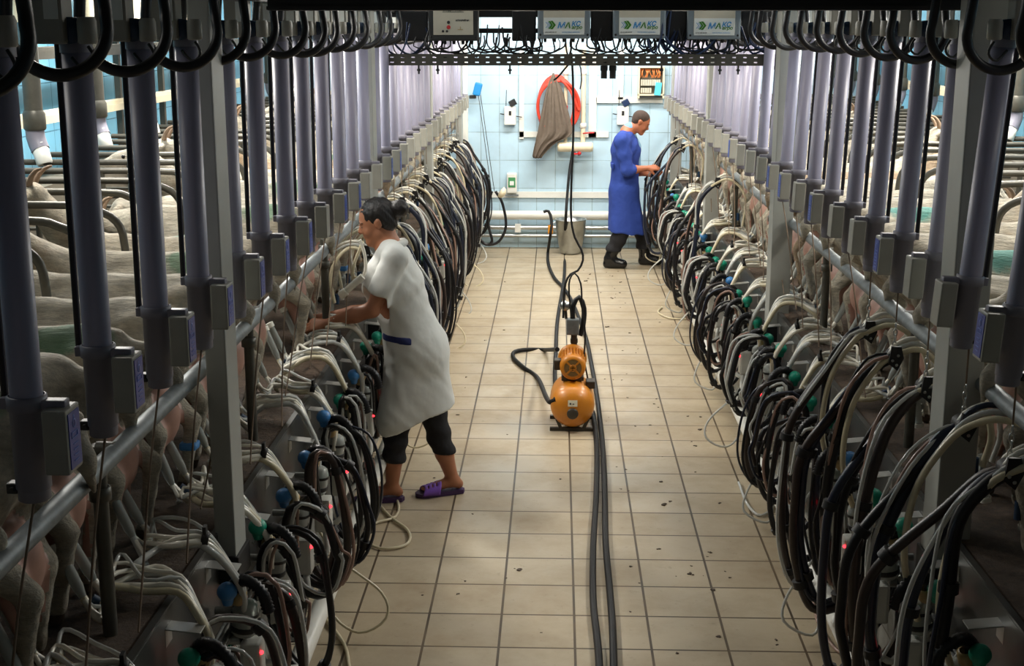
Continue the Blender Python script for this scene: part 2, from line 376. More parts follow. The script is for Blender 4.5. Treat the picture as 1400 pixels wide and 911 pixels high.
# ------------------------------------------------------------------ smooth bodies from blended shapes
class Body:
    """continuous surface from smoothly blended tapered limbs and ellipsoids"""
    def __init__(s, lo, hi, vox):
        s.lo = np.array(lo, float); s.vox = vox
        s.n = np.ceil((np.array(hi)-s.lo)/vox).astype(int)+1
        s.d = np.full(s.n, .5, np.float32)
    def grid(s, a, b):
        i0 = np.clip(np.floor((a-s.lo)/s.vox).astype(int), 0, s.n-1); i1 = np.clip(np.ceil((b-s.lo)/s.vox).astype(int)+1, 1, s.n)
        if np.any(i1 <= i0): return None
        g = np.meshgrid(*[s.lo[k]+np.arange(i0[k], i1[k])*s.vox for k in range(3)], indexing='ij')
        return tuple(slice(i0[k], i1[k]) for k in range(3)), g
    def blend(s, sl, e, k):
        a = s.d[sl]; h = np.clip(.5+.5*(a-e)/k, 0, 1); s.d[sl] = a*(1-h)+e*h-k*h*(1-h)
    def limb(s, a, b, ra, rb=None, k=.02):
        a = np.array(a, float); b = np.array(b, float); rb = ra if rb is None else rb
        R = max(ra, rb)+k*1.5+s.vox*2
        q = s.grid(np.minimum(a, b)-R, np.maximum(a, b)+R)
        if q is None: return s
        sl, (X, Y, Z) = q; ab = b-a; L2 = max(1e-9, float(ab@ab))
        t = np.clip(((X-a[0])*ab[0]+(Y-a[1])*ab[1]+(Z-a[2])*ab[2])/L2, 0, 1)
        e = np.sqrt((X-a[0]-t*ab[0])**2+(Y-a[1]-t*ab[1])**2+(Z-a[2]-t*ab[2])**2)-(ra+(rb-ra)*t)
        s.blend(sl, e, k); return s
    def chain(s, pts, rs, k=.02):
        for i in range(len(pts)-1): s.limb(pts[i], pts[i+1], rs[i], rs[i+1], k)
        return s
    def ell(s, c, r, rot=None, k=.02, cut=False):
        c = np.array(c, float); r = np.array(r, float); R = max(r)+k*1.5+s.vox*2
        q = s.grid(c-R, c+R)
        if q is None: return s
        sl, (X, Y, Z) = q; p = np.stack((X-c[0], Y-c[1], Z-c[2]), -1)
        if rot is not None: p = p @ np.array(rot if isinstance(rot, Matrix) else Euler(rot).to_matrix())
        k0 = np.linalg.norm(p/r, axis=-1); k1 = np.linalg.norm(p/(r*r), axis=-1)
        e = k0*(k0-1)/np.maximum(k1, 1e-6); e = np.where(k0 < 1e-3, -min(r), e)
        if cut: s.d[sl] = np.maximum(s.d[sl], -e)
        else: s.blend(sl, e.astype(np.float32), k)
        return s
    def full(s): return np.meshgrid(*[s.lo[k]+np.arange(s.n[k])*s.vox for k in range(3)], indexing='ij')
    def half(s, p, nrm):
        """keep the side the normal points away from"""
        X, Y, Z = s.full(); nrm = np.array(nrm, float); nrm /= np.linalg.norm(nrm)
        s.d = np.maximum(s.d, ((X-p[0])*nrm[0]+(Y-p[1])*nrm[1]+(Z-p[2])*nrm[2]).astype(np.float32)); return s
    def wob(s, fn):
        X, Y, Z = s.full(); s.d = s.d+fn(X, Y, Z).astype(np.float32); return s
    def surface(s):
        d = np.pad(s.d, 1, constant_values=.5); ins = d < 0; nx, ny, nz = d.shape
        cnt = np.zeros((nx-1, ny-1, nz-1), np.int8); acc = np.zeros((nx-1, ny-1, nz-1, 3), np.float32)
        c8 = [d[i:nx-1+i, j:ny-1+j, l:nz-1+l] for i in (0, 1) for j in (0, 1) for l in (0, 1)]
        i8 = [c < 0 for c in c8]; tot = sum(i.astype(np.int8) for i in i8); act = (tot > 0) & (tot < 8)
        idx = np.argwhere(act); A = [c[act] for c in c8]
        num = np.zeros((len(idx), 3)); den = np.zeros(len(idx)); off = [(i, j, l) for i in (0, 1) for j in (0, 1) for l in (0, 1)]
        for p in range(8):
            for q in range(p+1, 8):
                df = [abs(off[p][m]-off[q][m]) for m in range(3)]
                if sum(df) != 1: continue
                a, b = A[p], A[q]; x = (a < 0) != (b < 0); t = np.where(x, a/np.where(x, a-b, 1), 0)
                pt = np.array(off[p])[None]+t[:, None]*(np.array(off[q])-np.array(off[p]))[None]
                num += np.where(x[:, None], pt, 0); den += x
        V = (idx+num/den[:, None]-1)*s.vox+s.lo
        vid = -np.ones(act.shape, np.int64); vid[act] = np.arange(len(idx))
        F = []
        for axn in range(3):
            a = np.take(ins, range(d.shape[axn]-1), axn); b = np.take(ins, range(1, d.shape[axn]), axn)
            cr = np.argwhere(a != b); fl = a[tuple(cr.T)]
            o1, o2 = [x for x in range(3) if x != axn]
            e1 = np.zeros(3, int); e1[o1] = 1; e2 = np.zeros(3, int); e2[o2] = 1
            ok = (cr[:, o1] > 0) & (cr[:, o2] > 0) & (cr[:, o1] < d.shape[o1]-1) & (cr[:, o2] < d.shape[o2]-1); cr = cr[ok]; fl = fl[ok]
            q = np.stack([vid[tuple((cr-e1-e2).T)], vid[tuple((cr-e2).T)], vid[tuple(cr.T)], vid[tuple((cr-e1).T)]], 1)
            if axn == 1: fl = ~fl
            q[~fl] = q[~fl][:, ::-1]; F.append(q)
        return V, np.concatenate(F)
    def build(s, name, mt, parent=None, matfn=None, relax=1, **k):
        V, F = s.surface()
        for _ in range(relax):
            acc = np.zeros_like(V); cn = np.zeros(len(V))
            for i in range(4):
                a = F[:, i]; b = F[:, (i+1) % 4]
                np.add.at(acc, a, V[b]); np.add.at(cn, a, 1); np.add.at(acc, b, V[a]); np.add.at(cn, b, 1)
            V = V*.45+acc/np.maximum(cn, 1)[:, None]*.55
        me = bpy.data.meshes.new(name); me.from_pydata(V.tolist(), [], F.tolist()); me.update()
        me.polygons.foreach_set('use_smooth', [True]*len(me.polygons))
        for x in (mt if isinstance(mt, (list, tuple)) else [mt]): me.materials.append(M[x])
        if matfn is not None: me.polygons.foreach_set('material_index', matfn(V[F].mean(1)).astype(int).tolist())
        return link(name, me, parent, **k)

# ------------------------------------------------------------------ the room
EL, ER = -1.14, 1.33          # deck edges left / right of the pit
WALLY, WL, WR, CEIL = 16.0, -3.55, 3.75, 3.45
DECK = .95
def struct(name, mb, mt): return mb.build(name, mt, kind='structure')
struct('floor', MB().box((.095, 7.5, -.05), (2.9, 17.2, .1)), 'floor')
struct('wall_back', MB().box((.1, WALLY+.06, 1.7), (7.6, .12, 3.6)), 'wallback')
struct('wall_left', MB().box((WL-.06, 7.5, 1.7), (.12, 17.4, 3.6)), 'wallside')
struct('wall_right', MB().box((WR+.06, 7.5, 1.7), (.12, 17.4, 3.6)), 'wallside')
struct('wall_front', MB().box((.1, -1.1, 1.7), (7.6, .12, 3.6)), 'ceiling')
struct('ceiling', MB().box((.1, 7.5, CEIL+.06), (7.6, 17.4, .12)), 'ceiling')
for side, E, W, a in (('left', EL, WL, 1), ('right', ER, WR, -1)):
    struct('trim_1', MB().box(((E+W)/2, 7.5, DECK/2-.005), (abs(E-W)-.02, 17.0, DECK-.01)), 'pitwall')
    d = struct('trim_2', MB().box(((E+W)/2, 7.5, DECK-.004), (abs(E-W)-.012, 17.0, .02)), 'deck'); d.name = 'deck_'+side
    e = MB().box((E+a*.003, 7.5, .79), (.006, 17, .33)).box((E+a*.0-a*.006, 7.5, DECK+.008), (.022, 17, .012))
    e.build('kick_panel', 'panel', label='stainless steel kick panel and bright edge strip along the %s deck' % side, cat='steel panel')
    # concrete feed ledge against the outer wall
    struct('trim_3', MB().box((W+a*.16, 7.5, 1.3), (.32, 17, .68)), 'concrete')

# ------------------------------------------------------------------ steel structure
SIDES = (('left', EL, 1), ('right', ER, -1))
def col_name(i): return ['nearest', 'second nearest', 'third from the camera', 'farthest'][i]
for side, E, a in SIDES:
    qx = .03; wq = (.07 if side == 'left' else .12)
    for i, y in enumerate((4.245 if a > 0 else 4.29, 7.87, 11.5 if a > 0 else 11.46, 15.15 if a > 0 else 15.02)):
        xc = E+a*qx+(0 if a > 0 else .03)
        if i: y = y+.0
        t = empty('steel_column', (xc, y, .80), 'pale square steel column %s in the %s row, foot at the pit edge' % (col_name(i), side), 'column', 'steel columns of the %s row' % side)
        MB().box((0, 0, .98+.03), (wq, .15, 1.9), bev=.006).build('post', 'column', t)
        MB().box((0, 0, .03), (wq+.02, .17, .10), bev=.004).build('foot_sleeve', 'blackmat', t)
    # rump rail along the deck edge, behind the goats
    rx = E-a*.06
    rl = empty('rump_rail', (rx, 0, 1.495), 'long galvanised pipe rail along the %s deck behind the goats' % side, 'rail')
    MB().sweep([(0, .6, 0), (0, 15.9, 0)], .027, 14, raw=True).build('pipe', 'galv', rl)
    for y in (1.5, 3.3, 5.1, 6.9, 8.75, 10.6, 12.4, 14.2):
        m = MB().cyl((-a*.05, y+.12, -.545), (-a*.05, y+.12, .02), .021, seg=12)
        m.lathe([(.024, -.02), (.03, -.018), (.03, .018), (.024, .02)], (-a*.05, y+.12, -.12)).lathe([(.024, -.02), (.03, -.018), (.03, .018), (.024, .02)], (-a*.05, y+.12, -.03))
        m.sweep([(-a*.05, y+.12, 0), (0, y+.12, 0)], .03, 12, raw=True)
        m.build('post', 'rail', rl)
    # overhead service pipes
    tag(MB().sweep([(E-a*.02, 1.0, 2.80), (E-a*.02, 15.9, 2.80)], .04, 12, raw=True).box((E+a*.07, 8.4, 2.74), (.03, 14.9, .05)).build('overhead_pipe', 'dark'),
        'dark overhead vacuum pipe running above the %s row of lift tubes' % side, 'pipe')
    # support rails and posts by the outer wall
    W = WL if a > 0 else WR
    fr = empty('feed_rail_frame', (W+a*.28, 0, 0), 'rusty two-rail frame standing on the ledge by the %s outer wall' % side, 'frame')
    for z in (2.08, 2.48):
        MB().box((0, 8.5, z), (.05, 14.6, .045), bev=.004).box((a*.04, 8.5, z-.03), (.012, 14.6, .05)).build('rail', 'pvccream' if z < 2.2 else 'rail', fr)
    for i in range(13):
        y = 2.3+i*1.1; MB().box((-.02*a, y, 2.1), (.045, .05, .95), bev=.004).build('post', 'rail', fr)
    # feed drop pipes with white outlets
    for i in range(11):
        y = (4.3 if a > 0 else 5.1)+i*1.04; xx = E-a*1.79 if a > 0 else E-a*1.79
        t = empty('feed_drop_pipe', (xx, y, 1.9), 'grey feed drop pipe with white spout, %s from the camera by the %s wall' % (nth(i), side), 'feed pipe', 'feed drop pipes by the %s wall' % side)
        MB().sweep([(0, 0, .2), (0, 0, 1.2)], .05, 12, raw=True).lathe([(.055, .16), (.062, .17), (.062, .25), (.052, .27)]).build('pipe', 'rail', t)
        MB().sweep([(0, 0, .22), (0, -.0, .12), (a*.03, -.02, .05)], .052, 12).build('elbow', 'sleeve', t)
        MB().lathe([(.038, -.01), (.045, 0), (.045, .11), (.04, .11), (.036, .0)], (a*.055, -.04, -.02), (-a*.35, .25, 1)).build('spout', 'pvc', t)
        MB().sweep([(0, -.06, .75+.01*j) for j in range(60)], lambda u: .055+.004*math.sin(u*190), 12, raw=True).build('corrugated_sleeve', 'pvccream', t)

# main beam above the camera side and the perforated tray with the control boxes
tag(MB().box((.26, 4.75, 2.80), (2.52, .16, .235)).box((.26, 4.66, 2.69), (2.52, .02, .012)).build('ceiling_beam', 'blackmat'),
    'dark steel beam across the top, over the near part of the pit', 'beam')
TY = 8.6
tr = empty('perforated_tray', (.13, TY, 2.42), 'long perforated grey steel tray spanning the pit under the control boxes', 'cable tray')
m = MB(); L = 2.44; NS = 36; H2 = .035
xs = [-L/2]
for i in range(NS):
    c = -L/2+L*(i+.5)/NS; xs += [c-.011, c+.011]
xs.append(L/2)
rows = [-.035, -.019, -.012, .012, .019, .035]
for i in range(len(xs)-1):
    for j in range(len(rows)-1):
        if i % 2 == 1 and j in (1, 3): continue
        m.box(((xs[i]+xs[i+1])/2, 0, (rows[j]+rows[j+1])/2), (xs[i+1]-xs[i], .003, rows[j+1]-rows[j]))
m.build('perforated_face', 'rail', tr)
MB().box((0, .05, -.034), (L, .1, .003)).box((0, .1, 0), (L, .003, .02)).box((0, .05, .0345), (L, .02, .002)).build('tray_base', 'rail', tr)
MB().box((-L/2-.02, .03, .12), (.03, .05, .36)).build('hanger', 'dark', tr); MB().box((L/2+.02, .03, .12), (.03, .05, .36)).build('hanger', 'dark', tr)
tr.rotation_euler = (0, .0, 0)
for i, (px, n_) in enumerate(((572, 1), (598, 1), (697, 1), (905, 2), (985, 1), (1010, 1))):
    p = at(px, 88, Y=TY); t = MB().cyl((p.x, TY+.02, 2.40), (p.x, TY+.02, 2.33), .006, seg=8).lathe([(.012, 0), (.012, .012)], (p.x, TY+.02, 2.35))
    tag(t.build('threaded_rod', 'dark'), 'short threaded rod hanging under the perforated tray, %s from the left' % nth(i), 'rod', 'rods under the tray')
for i, px in enumerate((826, 838)):
    p = at(px, 80, Y=TY+.1)
    tag(MB().cyl((p.x, p.y, 2.41), (p.x, p.y, 2.30), .02, seg=12).lathe([(.024, 0), (.024, .03)], (p.x, p.y, 2.35)).build('hanging_connector', 'dark'),
        'dark round connector hanging under the tray, %s one of a pair' % ('left', 'right')[i], 'connector', 'pair of connectors under the tray')

def text_mesh(s, size, x, z, y, mt, parent, name='print', bold=0.0, shear=0.0, xs=1.0, align='LEFT'):
    cu = bpy.data.curves.new(name, 'FONT'); cu.body = s; cu.size = size; cu.offset = bold; cu.shear = shear; cu.extrude = .0006; cu.align_x = align
    o = bpy.data.objects.new(name, cu); COL.objects.link(o)
    dg = bpy.context.evaluated_depsgraph_get(); me = bpy.data.meshes.new_from_object(o.evaluated_get(dg))
    bpy.data.objects.remove(o); bpy.data.curves.remove(cu)
    for v in me.vertices: v.co = Vector((x+v.co.x*xs, y-v.co.z, z+v.co.y))
    me.materials.clear(); me.materials.append(M[mt]); me.name = name
    return link(name, me, parent)

def control_box(px0, px1, pyb, branded, label):
    Y = TY+.02; p0 = at(px0, pyb, Y=Y); p1 = at(px1, pyb, Y=Y); wd = p1.x-p0.x; cx = (p0.x+p1.x)/2; zb = p0.z
    h = .26
    t = empty('control_box', (cx, Y, zb), label, 'control box', 'control boxes above the tray')
    MB().box((0, .06, h/2), (wd, .12, h), bev=.012).build('enclosure', 'enclosure' if branded else 'dark', t)
    pw = wd*(.78 if branded else .8)
    MB().box((0, -.003, h/2+.012), (pw, .01, h-.05), bev=.003).build('front_panel', 'facebeige', t)
    sc_ = MB()
    for sx in (-1, 1):
        for sz in (.025, h-.025): sc_.lathe([(.007, 0), (.006, .004), (0, .004)], (sx*wd*.45, 0, sz), (0, -1, 0), 10)
    sc_.build('screws', 'blackmat', t)
    if branded:
        MB().box((0, -.0095, .078), (pw*.985, .003, .105)).build('label_plate', 'labelwhite', t)
        y = -.0115; lx = -pw/2
        ch = MB(); 
        def chev(x0, w_, th, h_):
            z0 = .085; return [[(x0, z0-h_), (x0+th, z0-h_), (x0+w_+th, z0), (x0+th, z0+h_), (x0, z0+h_), (x0+w_, z0)]]
        for (x0, w_, th, hh) in ((.105, .035, .028, .024), (.15, .04, .034, .026)):
            for poly in chev(lx+x0*pw*3.2*.3*1.15, w_*.5, th*.45, hh): ch.prism(poly, y-.0006, y, 1)
        ch.build('green_chevrons', 'logogreen', t)
        c2 = MB()
        for x0 in (.04, .08):
            for poly in chev(lx+x0*pw*1.25, .016, .004, .018): c2.prism(poly, y-.0006, y, 1)
        c2.build('blue_chevrons', 'logoblue', t)
        text_mesh('М', .050, lx+.33*pw, .066, y, 'logoblue', t, 'logo_letter', .0012, .25, 1.05)
        text_mesh('А', .050, lx+.515*pw, .066, y-.0004, 'logogreen', t, 'logo_letter', .0013, .2, 1.05)
        text_mesh('КС', .040, lx+.675*pw, .079, y, 'logoblue', t, 'logo_letters', .0013, .25, 1.0)
        text_mesh('агро', .028, lx+.68*pw, .061, y-.0006, 'logogreen', t, 'logo_letters', .0008, .2, 1.1)
        text_mesh('(812) 600-00-00', .011, lx+.04*pw, .037, y, 'print', t, 'print', 0, 0, 1.0)
        text_mesh('WWW.MAKC-AGRO.RU', .011, lx+.45*pw, .037, y, 'logoblue', t, 'print', 0, 0, .95)
        text_mesh('СТАДА ЖУКОВ', .016, 0, .205, -.009, 'print', t, 'print', .0004, 0, 1, 'CENTER')
        MB().box((0, -.0085, .2), (pw*.5, .001, .002)).build('underline', 'print', t)
    else:
        text_mesh('БЛОК', .011, -.03, .205, -.009, 'print', t, 'print', .0003)
        text_mesh('СТАДА ЖУКОВ', .017, -.065, .184, -.009, 'print', t, 'print', .0006)
        MB().box((-.0, -.0085, .178), (.135, .001, .003)).build('underline', 'print', t)
        text_mesh('АГРАРИЙ 0А', .014, .015, .122, -.009, 'print', t, 'print', .0007)
        MB().lathe([(.010, 0), (.009, .006), (0, .006)], (-.03, -.008, .115), (0, -1, 0), 14).build('black_button', 'blackmat', t)
        MB().lathe([(.013, 0), (.011, .006), (0, .006)], (-.03, -.008, .085), (0, -1, 0), 14).build('red_lamp', 'redplastic', t)
        b = MB()
        for x in (-.065, -.04): b.lathe([(.008, 0), (.007, .005), (0, .005)], (x, -.008, .06), (0, -1, 0), 12)
        b.build('lower_buttons', 'blackmat', t)
        MB().box((.045, -.009, .07), (.035, .002, .004)).box((.045, -.009, .08), (.004, .002, .02)).build('printed_mark', 'yellowish', t)
    for q in range(5):
        x = -wd*.36+wd*.18*q; MB().cyl((x, .05, 0), (x, .05, -.022), .011, .009, 10).build('cable_gland', 'blackmat', t)
control_box(586, 654, 56, False, 'grey control box with white face and red lamp, leftmost above the tray')
control_box(735, 807, 53, True, 'grey control box with blue and green logo, second from the left above the tray')
control_box(838, 910, 53, True, 'grey control box with blue and green logo, third from the left above the tray')
control_box(940, 1012, 54, True, 'grey control box with blue and green logo, rightmost above the tray')
MB().box((.12, TY+.2, 2.72), (2.5, .05, .07)).box((.12, TY+.2, 2.60), (2.5, .05, .03)).build('box_mounting_frame', 'blackmat', label='black steel frame behind the control boxes above the tray', cat='frame')
for i, (a0, b0) in enumerate(((656, 700), (760 - 45, 735), (808, 838), (911, 940), (1014, 1050), (548, 585))):
    p = at(a0, 10, Y=TY+.12); q = at(b0, 10, Y=TY+.12)
    if i == 0: p = at(700, 10, Y=TY+.12); q = at(733, 10, Y=TY+.12)
    if i == 1: continue
    tag(MB().box(((p.x+q.x)/2, TY+.14, 2.63), (q.x-p.x, .06, .19), bev=.01).build('relay_box', 'blackmat'),
        'black relay box fixed to the frame above the tray, %s from the left' % nth((1, 0, 2, 3, 4, 0)[i]), 'relay box', 'black relay boxes above the tray')

rc = random.Random(11)
def cable_tangle(x0, x1, zt, n, mt, label, rr=.004, low=2.47):
    m = MB()
    for i in range(n):
        x = x0+(x1-x0)*rc.random(); x2 = x+rc.uniform(-.28, .28); y = TY+.03+rc.random()*.1
        m.sweep([(x, y, zt+rc.random()*.08), (x+rc.uniform(-.04, .04), y-.03*rc.random(), (zt+low)/2), ((x+x2)/2, y-.03, low+.06*rc.random()-.02), (x2+rc.uniform(-.03, .03), y, (zt+low)/2-.04*rc.random()), (x2, y, zt)], rr*rc.uniform(.7, 1.6), 6, step=.03)
    m.build('cable_tangle', mt, label=label, cat='cables', kind='stuff')
cable_tangle(-.9, 1.2, 2.56, 60, 'blackmat', 'tangle of black cables drooping from the control boxes into the tray', .0045, 2.45)
cable_tangle(.95, 1.35, 2.6, 14, 'wirecable', 'tangle of blue cables at the right end of the tray', .005, 2.45)
cable_tangle(-1.15, -.8, 2.62, 5, 'wirecable', 'few blue cables drooping at the left end of the tray', .005, 2.44)
cable_tangle(.62, .74, 2.7, 7, 'wirecable', 'blue cable bunch between the third and fourth control boxes', .006, 2.46)

# ------------------------------------------------------------------ stations
YL = [2.19+.455*i for i in range(30)]
YR = [3.66+.4455*i for i in range(27)]
# -- lift cylinders
def make_lift(a, blue):
    t = empty('lift_cylinder'); c = a*.03
    MB().lathe([(.0, .89), (.034, .89), (.034, .12)], (c, 0, 1.70), seg=24).build('tube', 'lilac', t)
    MB().lathe([(.034, 0), (.037, .004), (.037, .19), (.038, .19), (.038, .2), (.033, .2)], (c, 0, 1.67), seg=24).build('sleeve', 'sleeve', t)
    cl = MB().lathe([(.037, 0), (.042, .002), (.042, .03), (.037, .032)], (c, 0, 1.845), seg=24)
    cl.box((c+a*.06, -.004, 1.858), (.055, .03, .022), bev=.004).box((c-a*.043, -.0, 1.86), (.02, .03, .025), bev=.003)
    cl.build('clamp_ring', 'sleeve', t)
    MB().lathe([(.030, 0), (.034, .003), (.034, .035)], (c, 0, 1.645), seg=20).lathe([(0, .0), (.030, 0)], (c, 0, 1.645), seg=20).build('end_cap', 'sleeve', t)
    MB().box((c-a*.043, 0, 1.672), (.024, .03, .024), bev=.004).cyl((c-a*.04, -.015, 1.672), (c-a*.04, -.024, 1.672), .006, seg=8).build('bolt', 'dark', t)
    bx = MB().box((c+a*.073, -.01, 1.785), (.052, .082, .14), bev=.005)
    b = bx.build('keypad_box', 'boxgrey', t)
    if blue:
        MB().box((c+a*.0995, -.01, 1.785), (.003, .062, .12)).build('keypad', 'boxblue', b)
        k = MB(); xx = c+a*.1016
        for i in range(4): k.box((xx, -.01, 1.740+.012*i), (.001, .026, .0022))
        k.box((xx, -.012, 1.79), (.001, .034, .002)).box((xx, -.012, 1.802), (.001, .034, .002)).box((xx, -.028, 1.796), (.001, .002, .014)).box((xx, .004, 1.796), (.001, .002, .014))
        k.lathe([(.010, 0), (.010, .0005), (.007, .0005)], (xx, -.012, 1.82), (a, 0, 0), 14).lathe([(.004, 0), (0, .0006)], (xx, -.012, 1.835), (a, 0, 0), 8)
        k.build('keypad_print', 'keymark', b)
    MB().sweep([(c-a*.050, .01, 1.86), (c-a*.046, .01, 2.62)], .0085, 8, raw=True).build('air_line', 'black', t)
    MB().lathe([(.037, 0), (.037, .06), (0, .06)], (c, 0, 2.57), seg=20).build('top_cap', 'sleeve', t)
    return t
def make_valve(a):
    t = empty('valve_box')
    MB().box((-a*.015, -.02, 2.66), (.085, .07, .14), bev=.006).build('housing', 'boxgrey', t)
    MB().box((-a*.015+.018, -.0575, 2.68), (.032, .004, .07)).build('paper_label', 'labelwhite', t)
    MB().lathe([(.018, 0), (.022, .004), (.022, .05), (.018, .06)], (a*.075, -.035, 2.59), seg=18).build('pipe_cap', 'boxgrey', t)
    MB().sweep([(a*.075, -.035, 2.585), (a*.09, -.04, 2.56), (a*.085, -.04, 2.54), (a*.06, -.03, 2.53), (a*.03, -.02, 2.56)], .004, 6, step=.02).build('small_tube', 'dark', t)
    MB().lathe([(.030, 0), (.030, .05), (0, .05)], (a*.03, .02, 2.62), (0, -1, 0), 16).build('end_plug', 'bluecap', t)
    return t
def make_loop(a):
    pts = []; r = .098
    for i in range(15):
        th = math.pi*(-.08)+(math.pi*1.16)*i/14
        pts.append((a*.035-r*math.cos(th)*1.0, -.12+.10*i/14, 2.615-r*math.sin(th)*1.05))
    pts = [(pts[0][0]+.008, -.125, 2.72), (pts[0][0]+.002, -.122, 2.66)]+pts+[(pts[-1][0]-.002, -.01, 2.66), (pts[-1][0]-.01, 0, 2.74)]
    return MB().sweep(pts, .0148, 12, step=.02).build('hose_loop', 'black')

def jitter(o, rr, s=.008):
    o.rotation_euler = (rr.uniform(-s, s), rr.uniform(-s, s), rr.uniform(-s*3, s*3))
rj = random.Random(3)
for side, E, a, YY in (('left', EL, 1, YL), ('right', ER, -1, YR)):
    P1, P2, PV, PLp = make_lift(a, True), make_lift(a, False), make_valve(a), make_loop(a)
    first = {id(P1): True, id(P2): True, id(PV): True, id(PLp): True}
    def place(proto, loc, label, cat, group):
        if first[id(proto)]:
            first[id(proto)] = False; o = proto; o.location = loc; tag(o, label, cat, group)
        else: o = copy_thing(proto, loc, label, group)
        return o
    for i, y in enumerate(YY):
        if a > 0: blue = i not in (8, 11, 12) and i < 15
        else: blue = i in (0, 3, 6, 8, 9, 13)
        tl = (-.035 if i > 1 else -.06) if a < 0 else 0; nud = -.028 if (a < 0 and i < 2) else 0
        lo_ = place(P1 if blue else P2, (E+rj.uniform(-.006, .006)+tl*1.65+nud, y, 0), 'lilac-grey lift tube %s, %s from the camera in the %s row' % ('with blue keypad' if blue else 'with plain grey box', nth(i), side), 'lift tube', 'lift tubes of the %s row' % side)
        lo_.rotation_euler.y = -tl
        place(PV, (E+(.03 if a < 0 else 0), y-.02, 0), 'grey valve box above the %s lift tube from the camera, %s row' % (nth(i), side), 'valve box', 'valve boxes of the %s row' % side)
        o = place(PLp, (E+rj.uniform(-.012, .012)+a*.01, y-.10, rj.uniform(-.008, .012)), 'thick black hose loop above the %s lift tube from the camera, %s row' % (nth(i), side), 'hose loop', 'overhead hose loops of the %s row' % side)
        o.rotation_euler.z = rj.uniform(-.12, .12)+(.15*a)

# -- pit-wall milk meters
def make_meter(a, ball, v):
    r = random.Random(v*7+1); t = empty('milk_meter'); q = lambda x, y, z: (a*x, y, z)
    MB().box(q(.055, .02, .905), (.11, .062, .004), rot=(0, a*.10, 0), bev=.001).box(q(.004, .02, .88), (.005, .062, .055)).build('bracket', 'alu', t)
    MB().lathe([(.0, 0), (.036, .002), (.044, .012), (.044, .09), (.036, .115), (.02, .125), (0, .127)], q(.11, .03, .66), (a*.15, -.05, 1), 18).build('jar', 'meter', t)
    MB().lathe([(.046, 0), (.048, .003), (.048, .018), (.046, .02)], q(.112, .03, .68), (a*.15, -.05, 1), 18).lathe([(.0475, 0), (.0475, .012)], q(.12, .027, .735), (a*.15, -.05, 1), 18).build('clip_band', 'blackmat', t)
    MB().lathe([(.02, 0), (.026, .01), (.026, .045), (.018, .05)], q(.105, -.01, .79), (a*.25, -.2, 1), 14).build('inlet_cup', 'yellowish', t)
    MB().box(q(.14, .02, .57), (.07, .08, .15), bev=.012).build('sensor_housing', 'meterwhite', t)
    MB().ball(q(.178, -.012, .615), .0065).build('indicator_lamp', 'led', t)
    bz = .865+r.uniform(-.03, .03)
    b = MB().ball(q(.085, -.055, bz), .033, 18, sc_=(1, 1, .95)).sweep([q(.085, -.055, bz-.015), q(.085, -.052, bz-.045)], (.024, .016), 12, raw=True)
    b.build('rubber_bulb', ball, t)
    g0 = Vector(q(.09, .0, .80))
    pth = spline([g0, q(.10, -.02, .86), q(.15, -.05, .885), q(.20, -.06, .85), q(.22, -.06, .78)], .006)
    MB().sweep(pth, lambda u: .019+.0035*math.sin(u*150), 12, raw=True).build('corrugated_hose', 'black', t)
    MB().sweep([q(.05, .06, .60), q(.10, .07, .66), q(.12, .05, .78), q(.08, .02, .84), q(.06, -.03, .82)], .006, 8, step=.02).build('green_tube', 'teal' if v % 2 else 'clear', t)
    MB().cyl(q(.02, .03, .64), q(.10, .03, .64), .018, seg=12).cyl(q(.02, .03, .74), q(.10, .03, .74), .014, seg=12).build('manifold', 'steel', t)
    MB().sweep([q(.15, .0, .50), q(.16, -.05, .42), q(.1, -.08, .38), q(.06, -.02, .45)], .013, 8, step=.02).build('outlet_elbow', 'meterwhite', t)
    return t

